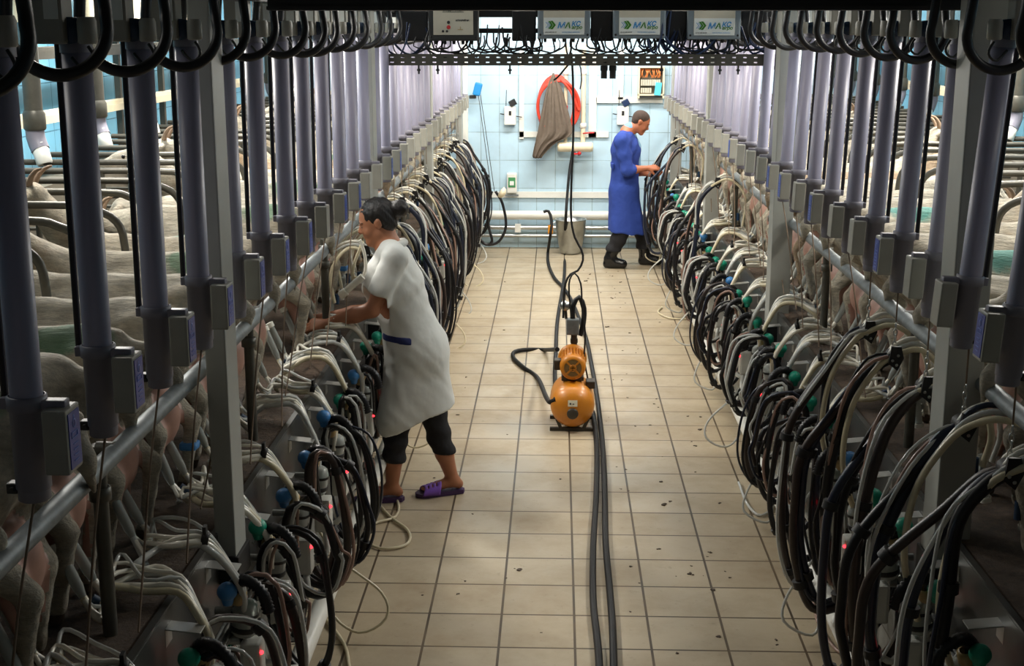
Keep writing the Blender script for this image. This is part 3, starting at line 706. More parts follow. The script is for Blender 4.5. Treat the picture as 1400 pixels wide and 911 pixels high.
# -- milking hose sets
def hoses_down(a, v, t, hung, big=1.0, nar=1.0):
    """black and clear hoses that loop down into the pit"""
    r = random.Random(v*31+(5 if hung else 1)); q = lambda x, y, z: (a*(x if x < .1 else .1+(x-.1)*nar), y, z)
    nb = 3 if hung else 2+(v % 3 == 0)
    for j in range(nb):
        y0 = r.uniform(-.10, .10)-.02+.04*j; bl = r.uniform(.22, .48); out = r.uniform(.21, .31)+.03*j
        if hung:
            out = .20+.055*j+r.uniform(0, .10)
            pts = [q(.015, .0, 1.385), q(.08, y0*.3, 1.36), q(.17, y0*.6, 1.24), q(out*.92, y0, 1.0), q(out, y0, .78), q(out*.97, y0, bl+.22), q(out*.75, y0+.01, bl), q(.13, y0+.03, bl+.03), q(.06, y0+.05, bl+.18), q(.06, y0+.03, .66)]
        else:
            zt = r.uniform(.80, .90)-.10*(j == 2)
            pts = [q(.09+.02*j, y0, .62), q(.10, y0-.02, zt-.06), q(.14, y0-.02, zt), q(out*.84, y0, zt-.05), q(out, y0+.0, .62), q(out*1.02, y0+.01, bl+.14), q(out*.82, y0+.02, bl), q(.14, y0+.03, bl+.02), q(.06, y0+.05, bl+.16), q(.05, y0+.05, .58)]
        mt = ('black', 'brownhose', 'black')[(j+v) % 3] if not hung else ('black', 'bluehose', 'brownhose')[(j+v) % 3]
        h = MB().sweep(pts, .0175*big if j == 0 else .0135*big, 10, step=.03).build('black_hose', mt, t)
        S = spline(pts, .03)
        for fq in (.3, .62):
            i = int(len(S)*fq); MB().sweep([S[i], S[i+1]], .024*big, 10, raw=True).build('strap', 'blackmat', h)
        for c in range(2 if j == 0 else 1):
            if j == 2: break
            off = Vector((a*(.018+.010*c), -.020+.016*c+r.uniform(-.008, .008), .012))
            cp = [Vector(p)+off*(1+.8*math.sin(n*1.3+c+v)) for n, p in enumerate(pts)]
            MB().sweep(cp, .0062 if c else .0075, 8, step=.035).build('clear_hose', ('clear', 'pinkish', 'black', 'bluehose', 'clear')[(c+j*2+v) % 5], t)
    # loose thin curl down to the floor
    if v % 3 == 1:
        o = r.uniform(.26, .40)*nar
        MB().sweep([q(.1, .05, .5), q(.2, .03, .35), q(o, .0, .2), q(o+.02, -.05, .10), q(o-.1, -.08, .05), q(.16, -.02, .13), q(.12, .05, .35)], .0065, 8, step=.03).build('curled_tube', ('creamdirty', 'clear')[v//2 % 2], t)

def teat_cup(t, top, bot, a):
    top, bot = Vector(top), Vector(bot); d = (bot-top)
    MB().sweep([top, top+d*.12, top+d*.14, top+d*.8, bot], lambda u: (.020 if u < .2 else .0165 if u < .8 else .010), 12, raw=True).build('teat_cup', 'meter', t)
    MB().sweep([top-d*.04, top+d*.1], .021, 12, raw=True).build('cup_rim', 'cream', t)

def make_milking(a, v, nar=1.0):
    """hose set in use: cups on a goat, hoses over the deck edge"""
    r = random.Random(v*17+3); t = empty('milking_hose_set'); q = lambda x, y, z: (a*x, y, z)
    hoses_down(a, v, t, False, 1.0, nar)
    ux = -.27; cups = []
    for sy in (-.045, .045):
        top = q(ux, sy-.02, 1.20); bot = q(ux+.07, sy*1.3-.03, 1.05); teat_cup(t, top, bot, a); cups.append(bot)
    ysh = r.uniform(-.22, .12); hz = r.uniform(-.01, .07)
    for j, c in enumerate(cups):
        for d in range(4):
            o = .020*d-.03; w1 = r.uniform(-.12, .12); w2 = r.uniform(-.07, .07)
            pts = [c, q(ux+.12, c[1]-.02+w1*.4, .985+.012*d), q(-.16, ysh*.7+o*2+.05*j+w1, .985+.012*d+r.uniform(0, .05)), q(-.06, ysh+o+.02*j+w2, 1.0+.012*d+hz), q(.03, ysh+o*.6+.015*j, .99+.010*d+hz), q(.085, ysh*.7+o*.5+.01*j, .935+hz*.5), q(.125, ysh*.4+.02*j, .84), q(.12, .0, .72)]
            MB().sweep(pts, (.0115, .0095, .0075, .0065)[d], 8, step=.03).build('milk_hose', ('cream', 'clear', 'cream')[(d+v) % 3] if (v+j) % 3 else ('creamdirty', 'cream', 'cream', 'clear')[d], t)
    if v % 2: MB().sweep([q(ux+.085, -.06, 1.035), q(ux+.13, -.05, 1.0)], .015, 10, raw=True).build('connector', 'bluecap', t)
    if v % 2 == 0: MB().lathe([(.018, -.012), (.024, -.01), (.024, .01), (.018, .012)], q(.03, ysh, 1.01+hz), (a, 0, -.2), 12).box(q(.03, ysh, 1.04+hz), (.012, .03, .03), bev=.002).build('hose_clip', 'blackmat', t)
    cd_ = MB().sweep([q(.03, 0, 1.648), q(.022, -.14, 1.44), q(.02, -.28, 1.2), q(.03, -.40, 1.09)], .0032, 6, step=.08)
    cd_.build('lift_cord', 'cord', t)
    return t

def chain(mb, p, n, a, r=.009):
    for i in range(n):
        c = Vector(p)-Vector((0, 0, i*.024)); pts = []
        for k_ in range(8):
            th = 2*math.pi*k_/8; u, w_ = r*.75*math.cos(th), .016*math.sin(th)
            pts.append(c+(Vector((u, 0, w_)) if i % 2 else Vector((0, u, w_))))
        mb.sweep(pts, .0025, 5, raw=True, closed=True)
def make_hung(a, v, big=1.0, magenta=False):
    """hose set parked on its lift hook, cluster dangling over the deck"""
    r = random.Random(v*13+7); t = empty('parked_hose_set'); q = lambda x, y, z: (a*x, y, z)
    hoses_down(a, v+3, t, True, big)
    MB().sweep([q(.03, 0, 1.70), q(.03, 0, 1.52)], .0032, 6, raw=True).build('lift_cord', 'cord', t)
    ch = MB(); chain(ch, q(.03, 0, 1.51), 4, a); ch.build('chain', 'steel', t)
    hk = MB().prism([(a*.03-.018, 1.44), (a*.03+.018, 1.44), (a*.03+.030, 1.395), (a*.03+.008, 1.345), (a*.03-.026, 1.372)], -.046, -.034, 1)
    h = hk.build('hook_plate', 'blackmat', t)
    e = MB()
    for x, z in ((-.008, 1.405), (.012, 1.385), (-.004, 1.368)): e.lathe([(.006, 0), (.005, .003), (0, .003)], q(.03+x, -.0465, z), (0, -1, 0), 8)
    e.build('rivet', 'steel', h)
    for d in range(5 if big > 1 else 3+v % 2):
        yy = -.06+.03*d+r.uniform(-.02, .02); far = -.15-.04*(d % 3)-r.uniform(0, .05); zt = 1.42+.016*(d % 3)
        if magenta: yy = -.14+.03*d; far = -.27-.04*(d % 3); zt += .015
        zb = 1.05+r.uniform(0, .10)
        pts = [q(.13, .02+yy*.2, .72), q(.20, yy*.3, .95), q(.18, yy*.3, 1.18), q(.10, yy*.4, 1.34), q(.03, yy*.6, zt-.02), q(-.06, yy, zt+.01), q(far*.8, yy*1.4, zt-.06), q(far, yy*1.7, 1.25), q(far+.02, yy*1.6, zb)]
        if d > 1: pts = [q(.05, yy*.3, 1.375)]+pts[4:]
        mt = ('creamdirty', 'clear', 'cream', 'cream', 'cream')[d]
        if magenta and d in (3,): mt = 'magenta'
        if magenta and d == 2: mt = 'bluehose'
        MB().sweep(pts, (.0105, .009, .0085, .0075, .0095)[d]*(1.1 if big > 1 else 1), 8, step=.03).build('milk_hose', mt, t)
    for d, (x, yy) in enumerate(((-.17, -.07), (-.20, .05))):
        teat_cup(t, q(x-.02, yy, 1.0+.02*d), q(x+.0, yy, 1.13), a)
    MB().ball(q(-.20, -.01, 1.09), .028, 12, sc_=(1, 1, 1.2)).sweep([q(-.20, -.06, 1.08), q(-.20, .04, 1.08)], .012, 8, raw=True).build('claw', 'meter', t)
    MB().sweep([q(-.14, -.08, 1.16), q(-.14, -.08, 1.10)], .013, 10, raw=True).build('pulse_connector', 'bluecap', t)
    MB().sweep([q(.03, -.03, 1.39), q(.03, .03, 1.39)], .03, 10, raw=True).build('cuff', 'blackmat', t)
    return t

BALLS = {'left': 'btbtbtbbbtbtttbtbttbtbttbtbttb', 'right': 'ttttbttttttttbtttbttttttbttt'}
for side, E, a, YY in (('left', EL, 1, YL), ('right', ER, -1, YR)):
    mt = {}; sets = {}
    for i, y in enumerate(YY):
        key = (BALLS[side][i], i % 3)
        lab = '%s bulb milk meter below the %s lift tube from the camera, %s row' % ('blue' if key[0] == 'b' else 'teal', nth(i), side)
        if key not in mt:
            o = mt[key] = make_meter(a, 'blue' if key[0] == 'b' else 'teal', i % 3); o.location = (E, y, 0); tag(o, lab, 'milk meter', 'milk meters on the %s pit wall' % side)
        else: o = copy_thing(mt[key], (E, y, 0), lab)
        if side == 'left': hung = y > 7.3
        else: hung = y < 5.7 or i in (16, 23, 25)
        v = i % 6; nar = .35 if (side == 'left' and i in (9, 10, 11)) else 1.0
        big = 1.25 if (side == 'right' and y < 5.7) else 1.0
        key = (hung, v, big, side == 'right' and i == 1, nar)
        lab = ('hose set parked on the hook of the %s lift tube from the camera, %s row' if hung else 'hose set milking below the %s lift tube from the camera, %s row') % (nth(i), side)
        grp = ('hose sets parked on their hooks, %s row' if hung else 'hose sets in use, %s row') % side
        if key not in sets:
            o = sets[key] = (make_hung(a, i, big, key[3]) if hung else make_milking(a, i, nar)); o.location = (E, y, 0); tag(o, lab, 'milking hoses', grp)
        else: o = copy_thing(sets[key], (E, y, 0), lab, grp)
        if hung: o.location.z = rj.uniform(-.10, .0) if (y > 6 and side == 'left') else 0
        o.rotation_euler.z = rj.uniform(-.12, .12)
    tag(MB().sweep([(E+a*.16, .5, .24), (E+a*.16, 15.8, .24)], .04, 14, raw=True).build('drain_pipe', 'pvc'), 'white plastic pipe along the foot of the %s pit wall under the hoses' % side, 'pipe')
    tag(MB().sweep([(E+a*.05, .5, .66), (E+a*.05, 15.8, .66)], .025, 12, raw=True).build('milk_line', 'steel'), 'stainless milk line running behind the meters of the %s row' % side, 'pipe')
# loose thin hose curls on the floor
for k_, (pts, mtn, lab) in enumerate((
    ([(480, 640), (527, 700), (558, 726), (555, 745), (520, 750), (498, 735), (512, 716), (545, 700), (528, 640)], 'creamdirty', 'beige thin hose curled on the tiles near the woman\'s sandals'),
    ([(440, 840), (470, 880), (478, 915)], 'creamdirty', 'beige thin hose trailing to the floor at the lower left'),
    ([(905, 420), (900, 427), (915, 435), (935, 436), (955, 434)], 'creamdirty', 'short beige hose end lying on the tiles at the right row'),
    ([(1010, 660), (1022, 690), (1040, 705), (1060, 690), (1075, 660)], 'clear', 'thin clear hose sagging to the floor below the right row'),
    ([(1110, 800), (1118, 850), (1145, 890), (1180, 905)], 'pinkish', 'thin pinkish hose drooping to the floor at the lower right'))):
    P = [at(x, y, Z=.012) for x, y in pts]
    tag(MB().sweep(P, .008, 8, step=.04).build('loose_hose', mtn), lab, 'hose')

# ------------------------------------------------------------------ stall divider rails and troughs
def make_divider(a, v):
    t = empty('stall_divider'); zt = .93
    pts = [(0, 0, .42), (0, 0, .75), (-a*.03, 0, .86), (-a*.12, 0, zt-.02), (-a*.25, 0, zt), (-a*.9, 0, zt), (-a*1.25, 0, zt)]
    MB().sweep(pts, .017, 10, step=.04).build('bent_tube', 'rail', t)
    MB().sweep([(0, 0, .62), (-a*1.25, 0, .62)], .010, 8, raw=True).build('lower_bar', 'rail', t)
    MB().sweep([(-a*.55, 0, 0.0), (-a*.55, 0, .93)], .015, 8, raw=True).build('leg', 'rail', t)
    return t
for side, E, a, YY in (('left', EL, 1, YL), ('right', ER, -1, YR)):
    base = None
    ys = [YY[0]-.23-.45*(2-j) for j in range(2)]+[y-.23 for y in YY]
    if side == 'right': ys = [YY[0]-.23-.45*(4-j) for j in range(4)]+[y-.23 for y in YY]
    for i, y in enumerate([y for y in ys if y > 1.5]):
        lab = 'bent tube stall divider between goats, %s from the camera in the %s row' % (nth(i), side)
        if base is None: base = make_divider(a, 0); o = base; tag(o, lab, 'stall divider', 'stall dividers of the %s row' % side)
        else: o = copy_thing(base, None, lab)
        o.location = (E-a*(.72 if a > 0 else .68), y, DECK)
    W = WL if a > 0 else WR
    tr_ = empty('feed_trough', (E-a*1.5, 0, DECK), 'long dark sheet metal feed trough behind the %s stall dividers' % side, 'trough')
    MB().box((0, 8.4, .20), (.02, 15, .40)).build('front_panel', 'trough', tr_)
    MB().box((-a*.14, 8.4, .15), (.28, 15, .02)).build('bottom', 'trough', tr_)
    MB().sweep([(0, .9, .42), (0, 15.9, .42)], .015, 8, raw=True).build('rim_tube', 'rail', tr_)

# ------------------------------------------------------------------ goats
def make_goat(v, a, mt):
    r = random.Random(v*5+2); g = Body((-.20, -.30, -.02), (1.40, .30, 1.12), .0135)
    hz = r.uniform(-.02, .02); turn = r.uniform(-.12, .12)
    g.ell((.46, 0, .49+hz), (.37, .175, .195), k=.04).ell((.66, 0, .50+hz), (.19, .135, .20), k=.05)
    g.ell((.15, 0, .575+hz), (.17, .135, .14), k=.05).ell((.30, 0, .56+hz), (.25, .12, .135), k=.05)
    g.limb((.08, 0, .69+hz), (.78, 0, .70+hz), .028, .035, k=.08)
    for sy in (-1, 1): g.ell((.13, sy*.085, .66+hz), (.05, .035, .035), k=.04)
    g.ell((.80, 0, .60+hz), (.10, .09, .14), k=.05)
    up = (v % 3 != 1)
    if up: n2 = np.array((1.02, turn, .90)); mz = np.array((1.20, turn*1.6, .84))
    else: n2 = np.array((1.06, turn, .66)); mz = np.array((1.20, turn*1.4, .50))
    g.limb((.78, 0, .62+hz), n2, .105, .058, k=.05)
    g.limb(n2, (n2+mz)/2, .062, .052, k=.02).limb((n2+mz)/2, mz, .048, .034, k=.02)
    hd = (mz-n2)/np.linalg.norm(mz-n2)
    for sy in (-1, 1):
        e0 = n2+np.array((-.005, sy*.055, .02)); g.limb(e0, e0+np.array((.0, sy*.06, -.01)), .020, .022, k=.012).limb(e0+np.array((0, sy*.06, -.01)), e0+np.array((.02, sy*.125, -.03)), .022, .008, k=.01)
    # tail
    g.chain([(.02, 0, .66+hz), (-.055, r.uniform(-.02, .02), .66), (-.10, r.uniform(-.03, .03), .58), (-.105, 0, .50)], [.036, .03, .028, .012], k=.02)
    for sy in (-1, 1):
        st = r.uniform(-.03, .05)*sy
        g.chain([(.13, sy*.095, .55), (.17, sy*.11, .40), (.05+st, sy*.10, .27), (.085+st, sy*.10, .07), (.10+st, sy*.10, .02)], [.095, .062, .030, .022, .026], k=.02)
        g.chain([(.71, sy*.09, .46), (.73, sy*.085, .26), (.72, sy*.085, .08), (.735, sy*.085, .02)], [.065, .034, .022, .026], k=.02)
    uz = .31
    g.ell((.115, 0, uz), (.085, .082, .115), k=.03)
    for sy in (-1, 1): g.limb((.10, sy*.045, uz-.07), (.085, sy*.055, uz-.155), .026, .013, k=.02)
    ph = r.uniform(0, 6)
    g.wob(lambda X, Y, Z: (.0045*np.sin(X*19+ph)*np.sin(Z*24+Y*11))*(Z > .4)+.0018*np.sin(X*47+Z*31+ph)*np.cos(Y*43))
    def mf(c):
        x, y, z = c[:, 0], c[:, 1], c[:, 2]
        u = (((x-.115)/.105)**2+(y/.098)**2+((z-uz)/.135)**2 < 1) | ((np.abs(x-.09) < .045) & (z < uz-.04) & (z > .12) & (np.abs(np.abs(y)-.05) < .03))
        return np.where(z < .035, 2, np.where(u, 1, 0))
    o = g.build('goat', [mt, 'udder', 'hoof'], None, mf, relax=2)
    if v % 2 == 0 or up:
        for sy in (-1, 1):
            b = Vector(n2)+Vector((-.0, sy*.028, .05)); hn = [b, b+Vector((-.018, sy*.01, .04)), b+Vector((-.045, sy*.02, .07)), b+Vector((-.075, sy*.028, .082))]
            MB().sweep(hn, (.016, .005), 8, step=.02).build('horn', 'horn', o)
    for sy in (-1, 1):
        p = Vector(n2)*.62+Vector(mz)*.38+Vector((0, sy*.05, .02)); MB().ball(p, .0105, 10).build('eye', 'eye', o)
    if v == 3:
        MB().box((.035, -.10, .175), (.064, .064, .03), bev=.012).build('leg_band', 'blue', o)
    if v in (0, 4):
        MB().box(tuple(Vector(n2)+Vector((.0, -.10, -.02))), (.02, .006, .03), bev=.002).build('ear_tag', 'tag', o)
    return o
GM = ['goatgreen', 'goat', 'goatteal', 'goat', 'goatgreen', 'goattan']
KIND = ['white goat with green back mark', 'white goat with lowered head', 'white goat with teal rump mark', 'white goat with a leg band', 'white goat with green mark', 'tan goat']
protos = [make_goat(v, 1, GM[v]) for v in range(6)]; used = set()
gs = {'left': [4, 0, 4, 1, 0, 3, 1, 0, 2, 1, 4, 1, 0, 3, 1, 5], 'right': [1, 4, 1, 0, 4, 1, 2, 1, 0, 2, 1, 4, 1, 5, 3, 1]}
for side, E, a, YY in (('left', EL, 1, YL), ('right', ER, -1, YR)):
    n = 0
    ys = list(YY)
    if side == 'right': ys = [YY[0]-.445*j for j in (2, 1)]+ys
    for i, y in enumerate(ys):
        if (side == 'left' and i in (9,)): continue
        v = gs[side][i % 16]; n += 1
        lab = '%s, %s goat from the camera on the %s deck' % (KIND[v], nth(n-1), side)
        if v not in used: used.add(v); o = protos[v]; tag(o, lab, 'goat', 'goats on the %s deck' % side)
        else: o = copy_thing(protos[v], None, lab, 'goats on the %s deck' % side)
        o['group'] = 'goats on the %s deck' % side
        s_ = rj.uniform(1.0, 1.08)
        o.location = (E-a*(.135+rj.uniform(-.01, .05)), y+.02+rj.uniform(-.02, .02), DECK+.005); o.scale = (s_, s_, s_)
        o.rotation_euler.z = (math.pi if a > 0 else 0)+rj.uniform(-.07, .07)
for v in range(6):
    if v not in used: 
        for c in list(protos[v].children): bpy.data.objects.remove(c)
        bpy.data.objects.remove(protos[v])

# ------------------------------------------------------------------ back wall fittings
WY = WALLY
def wp(px, py, d=0): return at(px, py, Y=WY-d)
def wall_rect(x0, y0, x1, y1, d, depth, name, mt, parent=None, bev=0, **k):
    p, q = wp(x0, y0, d), wp(x1, y1, d)
    return MB().box(((p.x+q.x)/2, WY-d+depth/2-0, (p.z+q.z)/2), (abs(q.x-p.x), depth, abs(p.z-q.z)), bev=bev).build(name, mt, parent, **k)
for i, (x0, y0, x1, y1, what) in enumerate((
    (710, 66, 716, 190, 'vertical duct left of the brown coat'), (710, 180, 832, 188, 'horizontal duct behind the brown coat'), (806, 66, 815, 188, 'tall vertical duct right of the white pipe'),
    (815, 133, 906, 141, 'horizontal duct under the open fuse box'), (660, 262, 838, 271, 'long low one below the socket box'), (846, 66, 852, 136, 'vertical duct left of the fuse box'))):
    wall_rect(x0, y0, x1, y1, .03, .028, 'cable_duct', 'pvc', label='white plastic cable duct on the back wall, '+what, cat='cable duct', group='white cable ducts on the back wall')
def hpipe(x0, x1, y, r, d, name, mt, label):
    p, q = wp(x0, y, d), wp(x1, y, d)
    return tag(MB().sweep([(p.x, p.y, p.z), (q.x, q.y, p.z)], r, 16, raw=True).build(name, mt), label, 'pipe')
hpipe(655, 1010, 294, .055, .12, 'waste_pipe', 'pvc', 'thick white plastic pipe low along the back wall')
hpipe(655, 960, 311, .028, .14, 'steel_pipe', 'steel', 'upper of two stainless pipes low along the back wall')
hpipe(655, 960, 322, .02, .14, 'steel_pipe', 'steel', 'lower of two stainless pipes low along the back wall')
wall_rect(704, 307, 712, 318, .18, .08, 'pipe_joint', 'pvc', label='white joint clamp on the stainless wall pipes', cat='pipe joint')
# switch boxes
for x0, y0, x1, y1, w_ in ((690, 146, 705, 170, 'left of the brown coat'), (843, 146, 860, 170, 'behind the man in blue')):
    c = wp((x0+x1)/2, (y0+y1)/2, .05); t = empty('wall_handset_box', tuple(c), 'small white box with dark flap on the back wall, '+w_, 'wall box')
    MB().box((0, 0, 0), (.14, .07, .22), bev=.012).build('casing', 'pvc', t)
    MB().box((0, -.037, .03), (.03, .006, .05), bev=.002).build('switch', 'blackmat', t)
    MB().box((.03, -.02, .15), (.08, .05, .07), rot=(0, -.5, .2), bev=.004).build('flap', 'wirecable' if x0 > 800 else 'blackmat', t)
    MB().sweep([(-.05, 0, .08), (-.045, 0, .3)], .004, 6, raw=True).build('aerial', 'blackmat', t)
    MB().cyl((-.12, 0, .02), (.14, 0, -.02), .006, seg=8).build('pin', 'blackmat', t)
c = wp(700, 250, .06); t = empty('socket_box', tuple(c), 'white socket box with green lid window on the back wall', 'socket box')
MB().box((0, 0, 0), (.12, .1, .24), bev=.015).build('casing', 'pvc', t); MB().box((0, -.052, .01), (.085, .008, .12), bev=.004).build('lid_window', 'greenwin', t)
MB().box((0, -.057, .0), (.05, .004, .05), bev=.003).build('socket_face', 'labelwhite', t)
MB().box((0, -.02, -.15), (.16, .03, .02)).build('base_strip', 'galv', t)
# open fuse box
c = wp(890, 113, .07); t = empty('fuse_box', tuple(c), 'open fuse box with orange wiring and cyan card on the back wall', 'fuse box')
f = MB()
for p_, s_ in (((-.145, 0, 0), (.02, .12, .36)), ((.145, 0, 0), (.02, .12, .36)), ((0, 0, .18), (.31, .12, .02)), ((0, 0, -.14), (.31, .12, .02))): f.box(p_, s_, bev=.003)
f.build('frame', 'pvccream', t); MB().box((0, .05, 0), (.29, .01, .36)).build('back_panel', 'concrete', t)
f = MB(); rr = random.Random(4)
for i in range(16):
    x = -.12+.016*i; f.sweep([(x, .0, .16), (x+rr.uniform(-.02, .02), -.03, .12), (x+rr.uniform(-.03, .03), .0, .06)], .006, 6, step=.03)
f.build('orange_wiring', 'copper', t)
f = MB()
for i in range(9): f.box((-.11+.026*i, 0, .0), (.022, .07, .07), bev=.003)
for i in range(5): f.box((-.11+.026*i, 0, -.09), (.022, .07, .06), bev=.003)
f.build('breakers', 'facebeige', t); MB().box((0, -.01, -.155), (.27, .08, .035)).build('bottom_glands', 'dark', t)
MB().box((.08, -.07, -.07), (.075, .012, .15), rot=(0, .12, 0), bev=.003).build('cyan_card', 'cyan', t)
# water pipes, heater, hose coil, brown coat
for x0, yb, nm in ((797, 196, 'right'), (773, 196, 'left')):
    p = wp(x0, 60, .1); q = wp(x0, yb, .1)
    t = empty('water_pipe', (q.x, q.y, q.z), 'cream vertical water pipe dropping to the horizontal tank, %s one' % nm, 'pipe')
    MB().sweep([(0, 0, 0), (0, 0, p.z-q.z)], .028 if x0 == 797 else .022, 14, raw=True).build('pipe', 'pvccream', t)
    MB().lathe([(.03, 0), (.04, .01), (.04, .05), (.03, .06)], (0, 0, .18)).lathe([(.03, 0), (.04, .01), (.04, .05), (.03, .06)], (0, 0, .8)).build('coupling', 'pvc', t)
    if x0 == 797: MB().sweep([(0, -.04, .12), (.03, -.06, .125), (.13, -.06, .13)], .008, 8).build('valve_handle', 'redplastic', t)
    else: MB().box((0, -.02, .42), (.05, .05, .05), bev=.01).box((0, -.02, 1.0), (.05, .05, .05), bev=.01).build('red_clamp', 'redplastic', t)
p = wp(762, 201, .14); q = wp(811, 201, .14)
t = empty('horizontal_tank', ((p.x+q.x)/2, p.y, p.z), 'small cream horizontal tank with red tap on the back wall', 'tank')
L = q.x-p.x
MB().lathe([(0, -L/2), (.05, -L/2+.004), (.058, -L/2+.03), (.058, L/2-.03), (.05, L/2-.004), (0, L/2)], (0, 0, 0), (1, 0, 0), 20).build('shell', 'pvccream', t)
MB().cyl((-.01, -.02, -.05), (-.01, -.02, -.11), .014, seg=10).cyl((.04, -.02, -.05), (.04, -.02, -.1), .012, seg=10).build('outlet', 'steel', t)
MB().ball((.05, -.06, -.07), .022, 10).box((.02, -.06, -.075), (.07, .012, .02), bev=.003).build('tap', 'redplastic', t)
hc = wp(760, 148, .1); t = MB()
for i in range(4):
    rx, rz = .21+.012*i, .36-.02*i; pts = []
    for k_ in range(20):
        th = math.pi*(.42+1.72*k_/19) if False else math.pi*(-.25+1.55*k_/19)
        pts.append((hc.x+rx*math.cos(th)+.01*i, hc.y-.022*i, hc.z+rz*math.sin(th)+.02))
    t.sweep(pts, .017, 10, step=.03)
t.sweep([(hc.x+.05, hc.y-.08, hc.z+.34), (hc.x+.16, hc.y-.09, hc.z+.22), (hc.x+.27, hc.y-.09, hc.z-.02)], .014, 8)
tag(t.build('hose_coil', 'red'), 'coiled red hose hung on the back wall behind the brown coat', 'hose coil')
# hung brown coat: draped cloth lofted from its outline
rows = [(100, 755.5, 757.5), (108, 752, 761), (118, 748, 767), (130, 745, 771), (145, 742, 775), (160, 739, 779), (172, 736.5, 782), (181, 735, 783.5), (188, 733, 776), (194, 732, 762), (200, 730.5, 754), (207, 729, 747), (213, 728, 742), (216, 729, 740)]
def hc_grid(dep, fr):
    vs = []
    for i, (py, xa, xb) in enumerate(rows):
        for j in range(25):
            u = j/24; px = xa+(xb-xa)*u; w_ = wp(px, py, .17)
            amp = min(1, i/4)
            vs.append((w_.x, w_.y-dep*(.4+.6*math.sin(math.pi*u))*amp*fr-(.022*math.sin(u*17+i*.25)+.010*math.sin(u*37-i*.4))*amp*(1 if fr > 0 else .3), w_.z))
    return vs
front = hc_grid(.055, 1); back = hc_grid(.03, -1); nR = len(rows); fs = []
for i in range(nR-1):
    for j in range(24):
        A_ = i*25+j; fs.append((A_, A_+25, A_+26, A_+1)); Bq = nR*25+A_; fs.append((Bq, Bq+1, Bq+26, Bq+25))
    for j in (0, 24):
        A_ = i*25+j; fs.append((A_, A_+nR*25, A_+25+nR*25, A_+25) if j == 0 else (A_, A_+25, A_+25+nR*25, A_+nR*25))
for i in (0, nR-1):
    for j in range(24):
        A_ = i*25+j; fs.append((A_, A_+1, A_+1+nR*25, A_+nR*25) if i == 0 else (A_, A_+nR*25, A_+1+nR*25, A_+1))
MB().add(front+back, fs, True).build('hanging_coat', 'coatbrown', label='brown work coat hanging in front of the red hose on the back wall', cat='coat')
# blue bracket at the end of the left row with its strings
c = wp(653, 122, .16); t = empty('blue_handle', tuple(c), 'blue plastic handle at the far end of the left row', 'handle')
MB().box((0, 0, 0), (.09, .08, .15), rot=(0, .25, 0), bev=.015).build('grip', 'logoblue', t); MB().box((-.06, .02, -.09), (.08, .05, .04), bev=.006).build('mount', 'dark', t)
for i, x in enumerate((672, 676)):
    p = at(654+3*i, 130, Y=15.4); q = at(x, 262, Y=15.2); tag(MB().sweep([p, q], .004, 6, raw=True).build('string', 'blackmat'), 'thin dark string from the blue handle to the hanging hose, %s one' % ('left', 'right')[i], 'string')
t = empty('hanging_hose', tuple(at(675, 264, Y=15.2)), 'black hose hanging in a loop from strings by the back wall, left', 'hose')
for sx in (-1, 1):
    MB().sweep([(sx*.02, 0, .02), (sx*.08+.02, 0, -.12), (sx*.10+.04, 0, -.38), (sx*.04+.02, 0, -.56), (-.09, 0, -.60), (-.2, 0, -.5)], .016, 10).build('hose', 'black', t)
MB().lathe([(.02, 0), (.05, .02), (.06, .06), (.03, .07)], (-.16, 0, .0), (.6, 0, .4), 14).lathe([(.02, 0), (.06, .02), (.07, .06), (.03, .07)], (.13, 0, -.02), (-.6, 0, .4), 14).build('cup', 'pvccream', t)
# pale door/duct column at the far left end and far right end
tag(MB().box((-1.09, 15.82, 1.35), (.07, .10, 2.5), bev=.01).build('white_duct', 'pvc'), 'white vertical duct in the far left corner of the pit', 'duct')

# ------------------------------------------------------------------ bucket, floor hoses, pump
c = at(780, 343, Z=0); c.y = 15.55; bc = Vector((at(780, 340, Y=15.5).x, 15.55, 0))
t = empty('steel_bucket', tuple(bc), 'conical stainless bucket standing by the back wall', 'bucket')
MB().lathe([(0, .004), (.105, .004), (.12, .02), (.175, .25), (.178, .40), (.186, .405), (.186, .415), (.172, .415), (.168, .25), (.112, .03), (0, .02)], seg=28).build('body', 'steel', t)
MB().sweep([(-.18, -.02, .38), (-.225, -.03, .35), (-.22, -.03, .28), (-.17, -.02, .26)], .008, 8).build('handle', 'steel', t)
def floor_hose(name, pts, r, mt, label, cat='hose'):
    P = []
    for p in pts:
        if len(p) == 2: P.append(at(p[0], p[1], Z=r+.002))
        else: P.append(Vector(p))
    return tag(MB().sweep(P, r, 10, step=.05).build(name, mt), label, cat)
hp = at(743, 290, Y=15.3)
floor_hose('floor_hose', [(at(743, 290, Y=15.3).x, 15.3, at(743, 290, Y=15.3).z), tuple(at(750, 289, Y=15.3)), tuple(at(754, 302, Y=15.25)), tuple(at(752, 325, Y=15.2)), (749, 346), (750, 362), (758, 380), (770, 393), (781, 410), (792, 436), (802, 465), (808, 495), (815, 535), (821, 580), (825, 625), (827, 680), (828, 740), (833, 800), (837, 850), (839, 905), (839, 960)], .017, 'floorhose',
    'long black hose down the floor, right of the pair, hooked end by the bucket')
tk = at(783, 207, Y=15.82)
floor_hose('floor_hose', [tuple(tk), tuple(at(778, 240, Y=15.7)), tuple(at(774, 290, Y=15.25)), (772, 344), (772, 365), (771, 382), (768, 402), (762, 440), (760, 480), (759, 520), (766, 548), (790, 556), (808, 561), (813, 580), (816, 620), (815, 680), (811, 750), (811, 820), (816, 870), (819, 905), (820, 960)], .017, 'floorhose',
    'long black hose down the floor, left of the pair, coming from the wall tank')
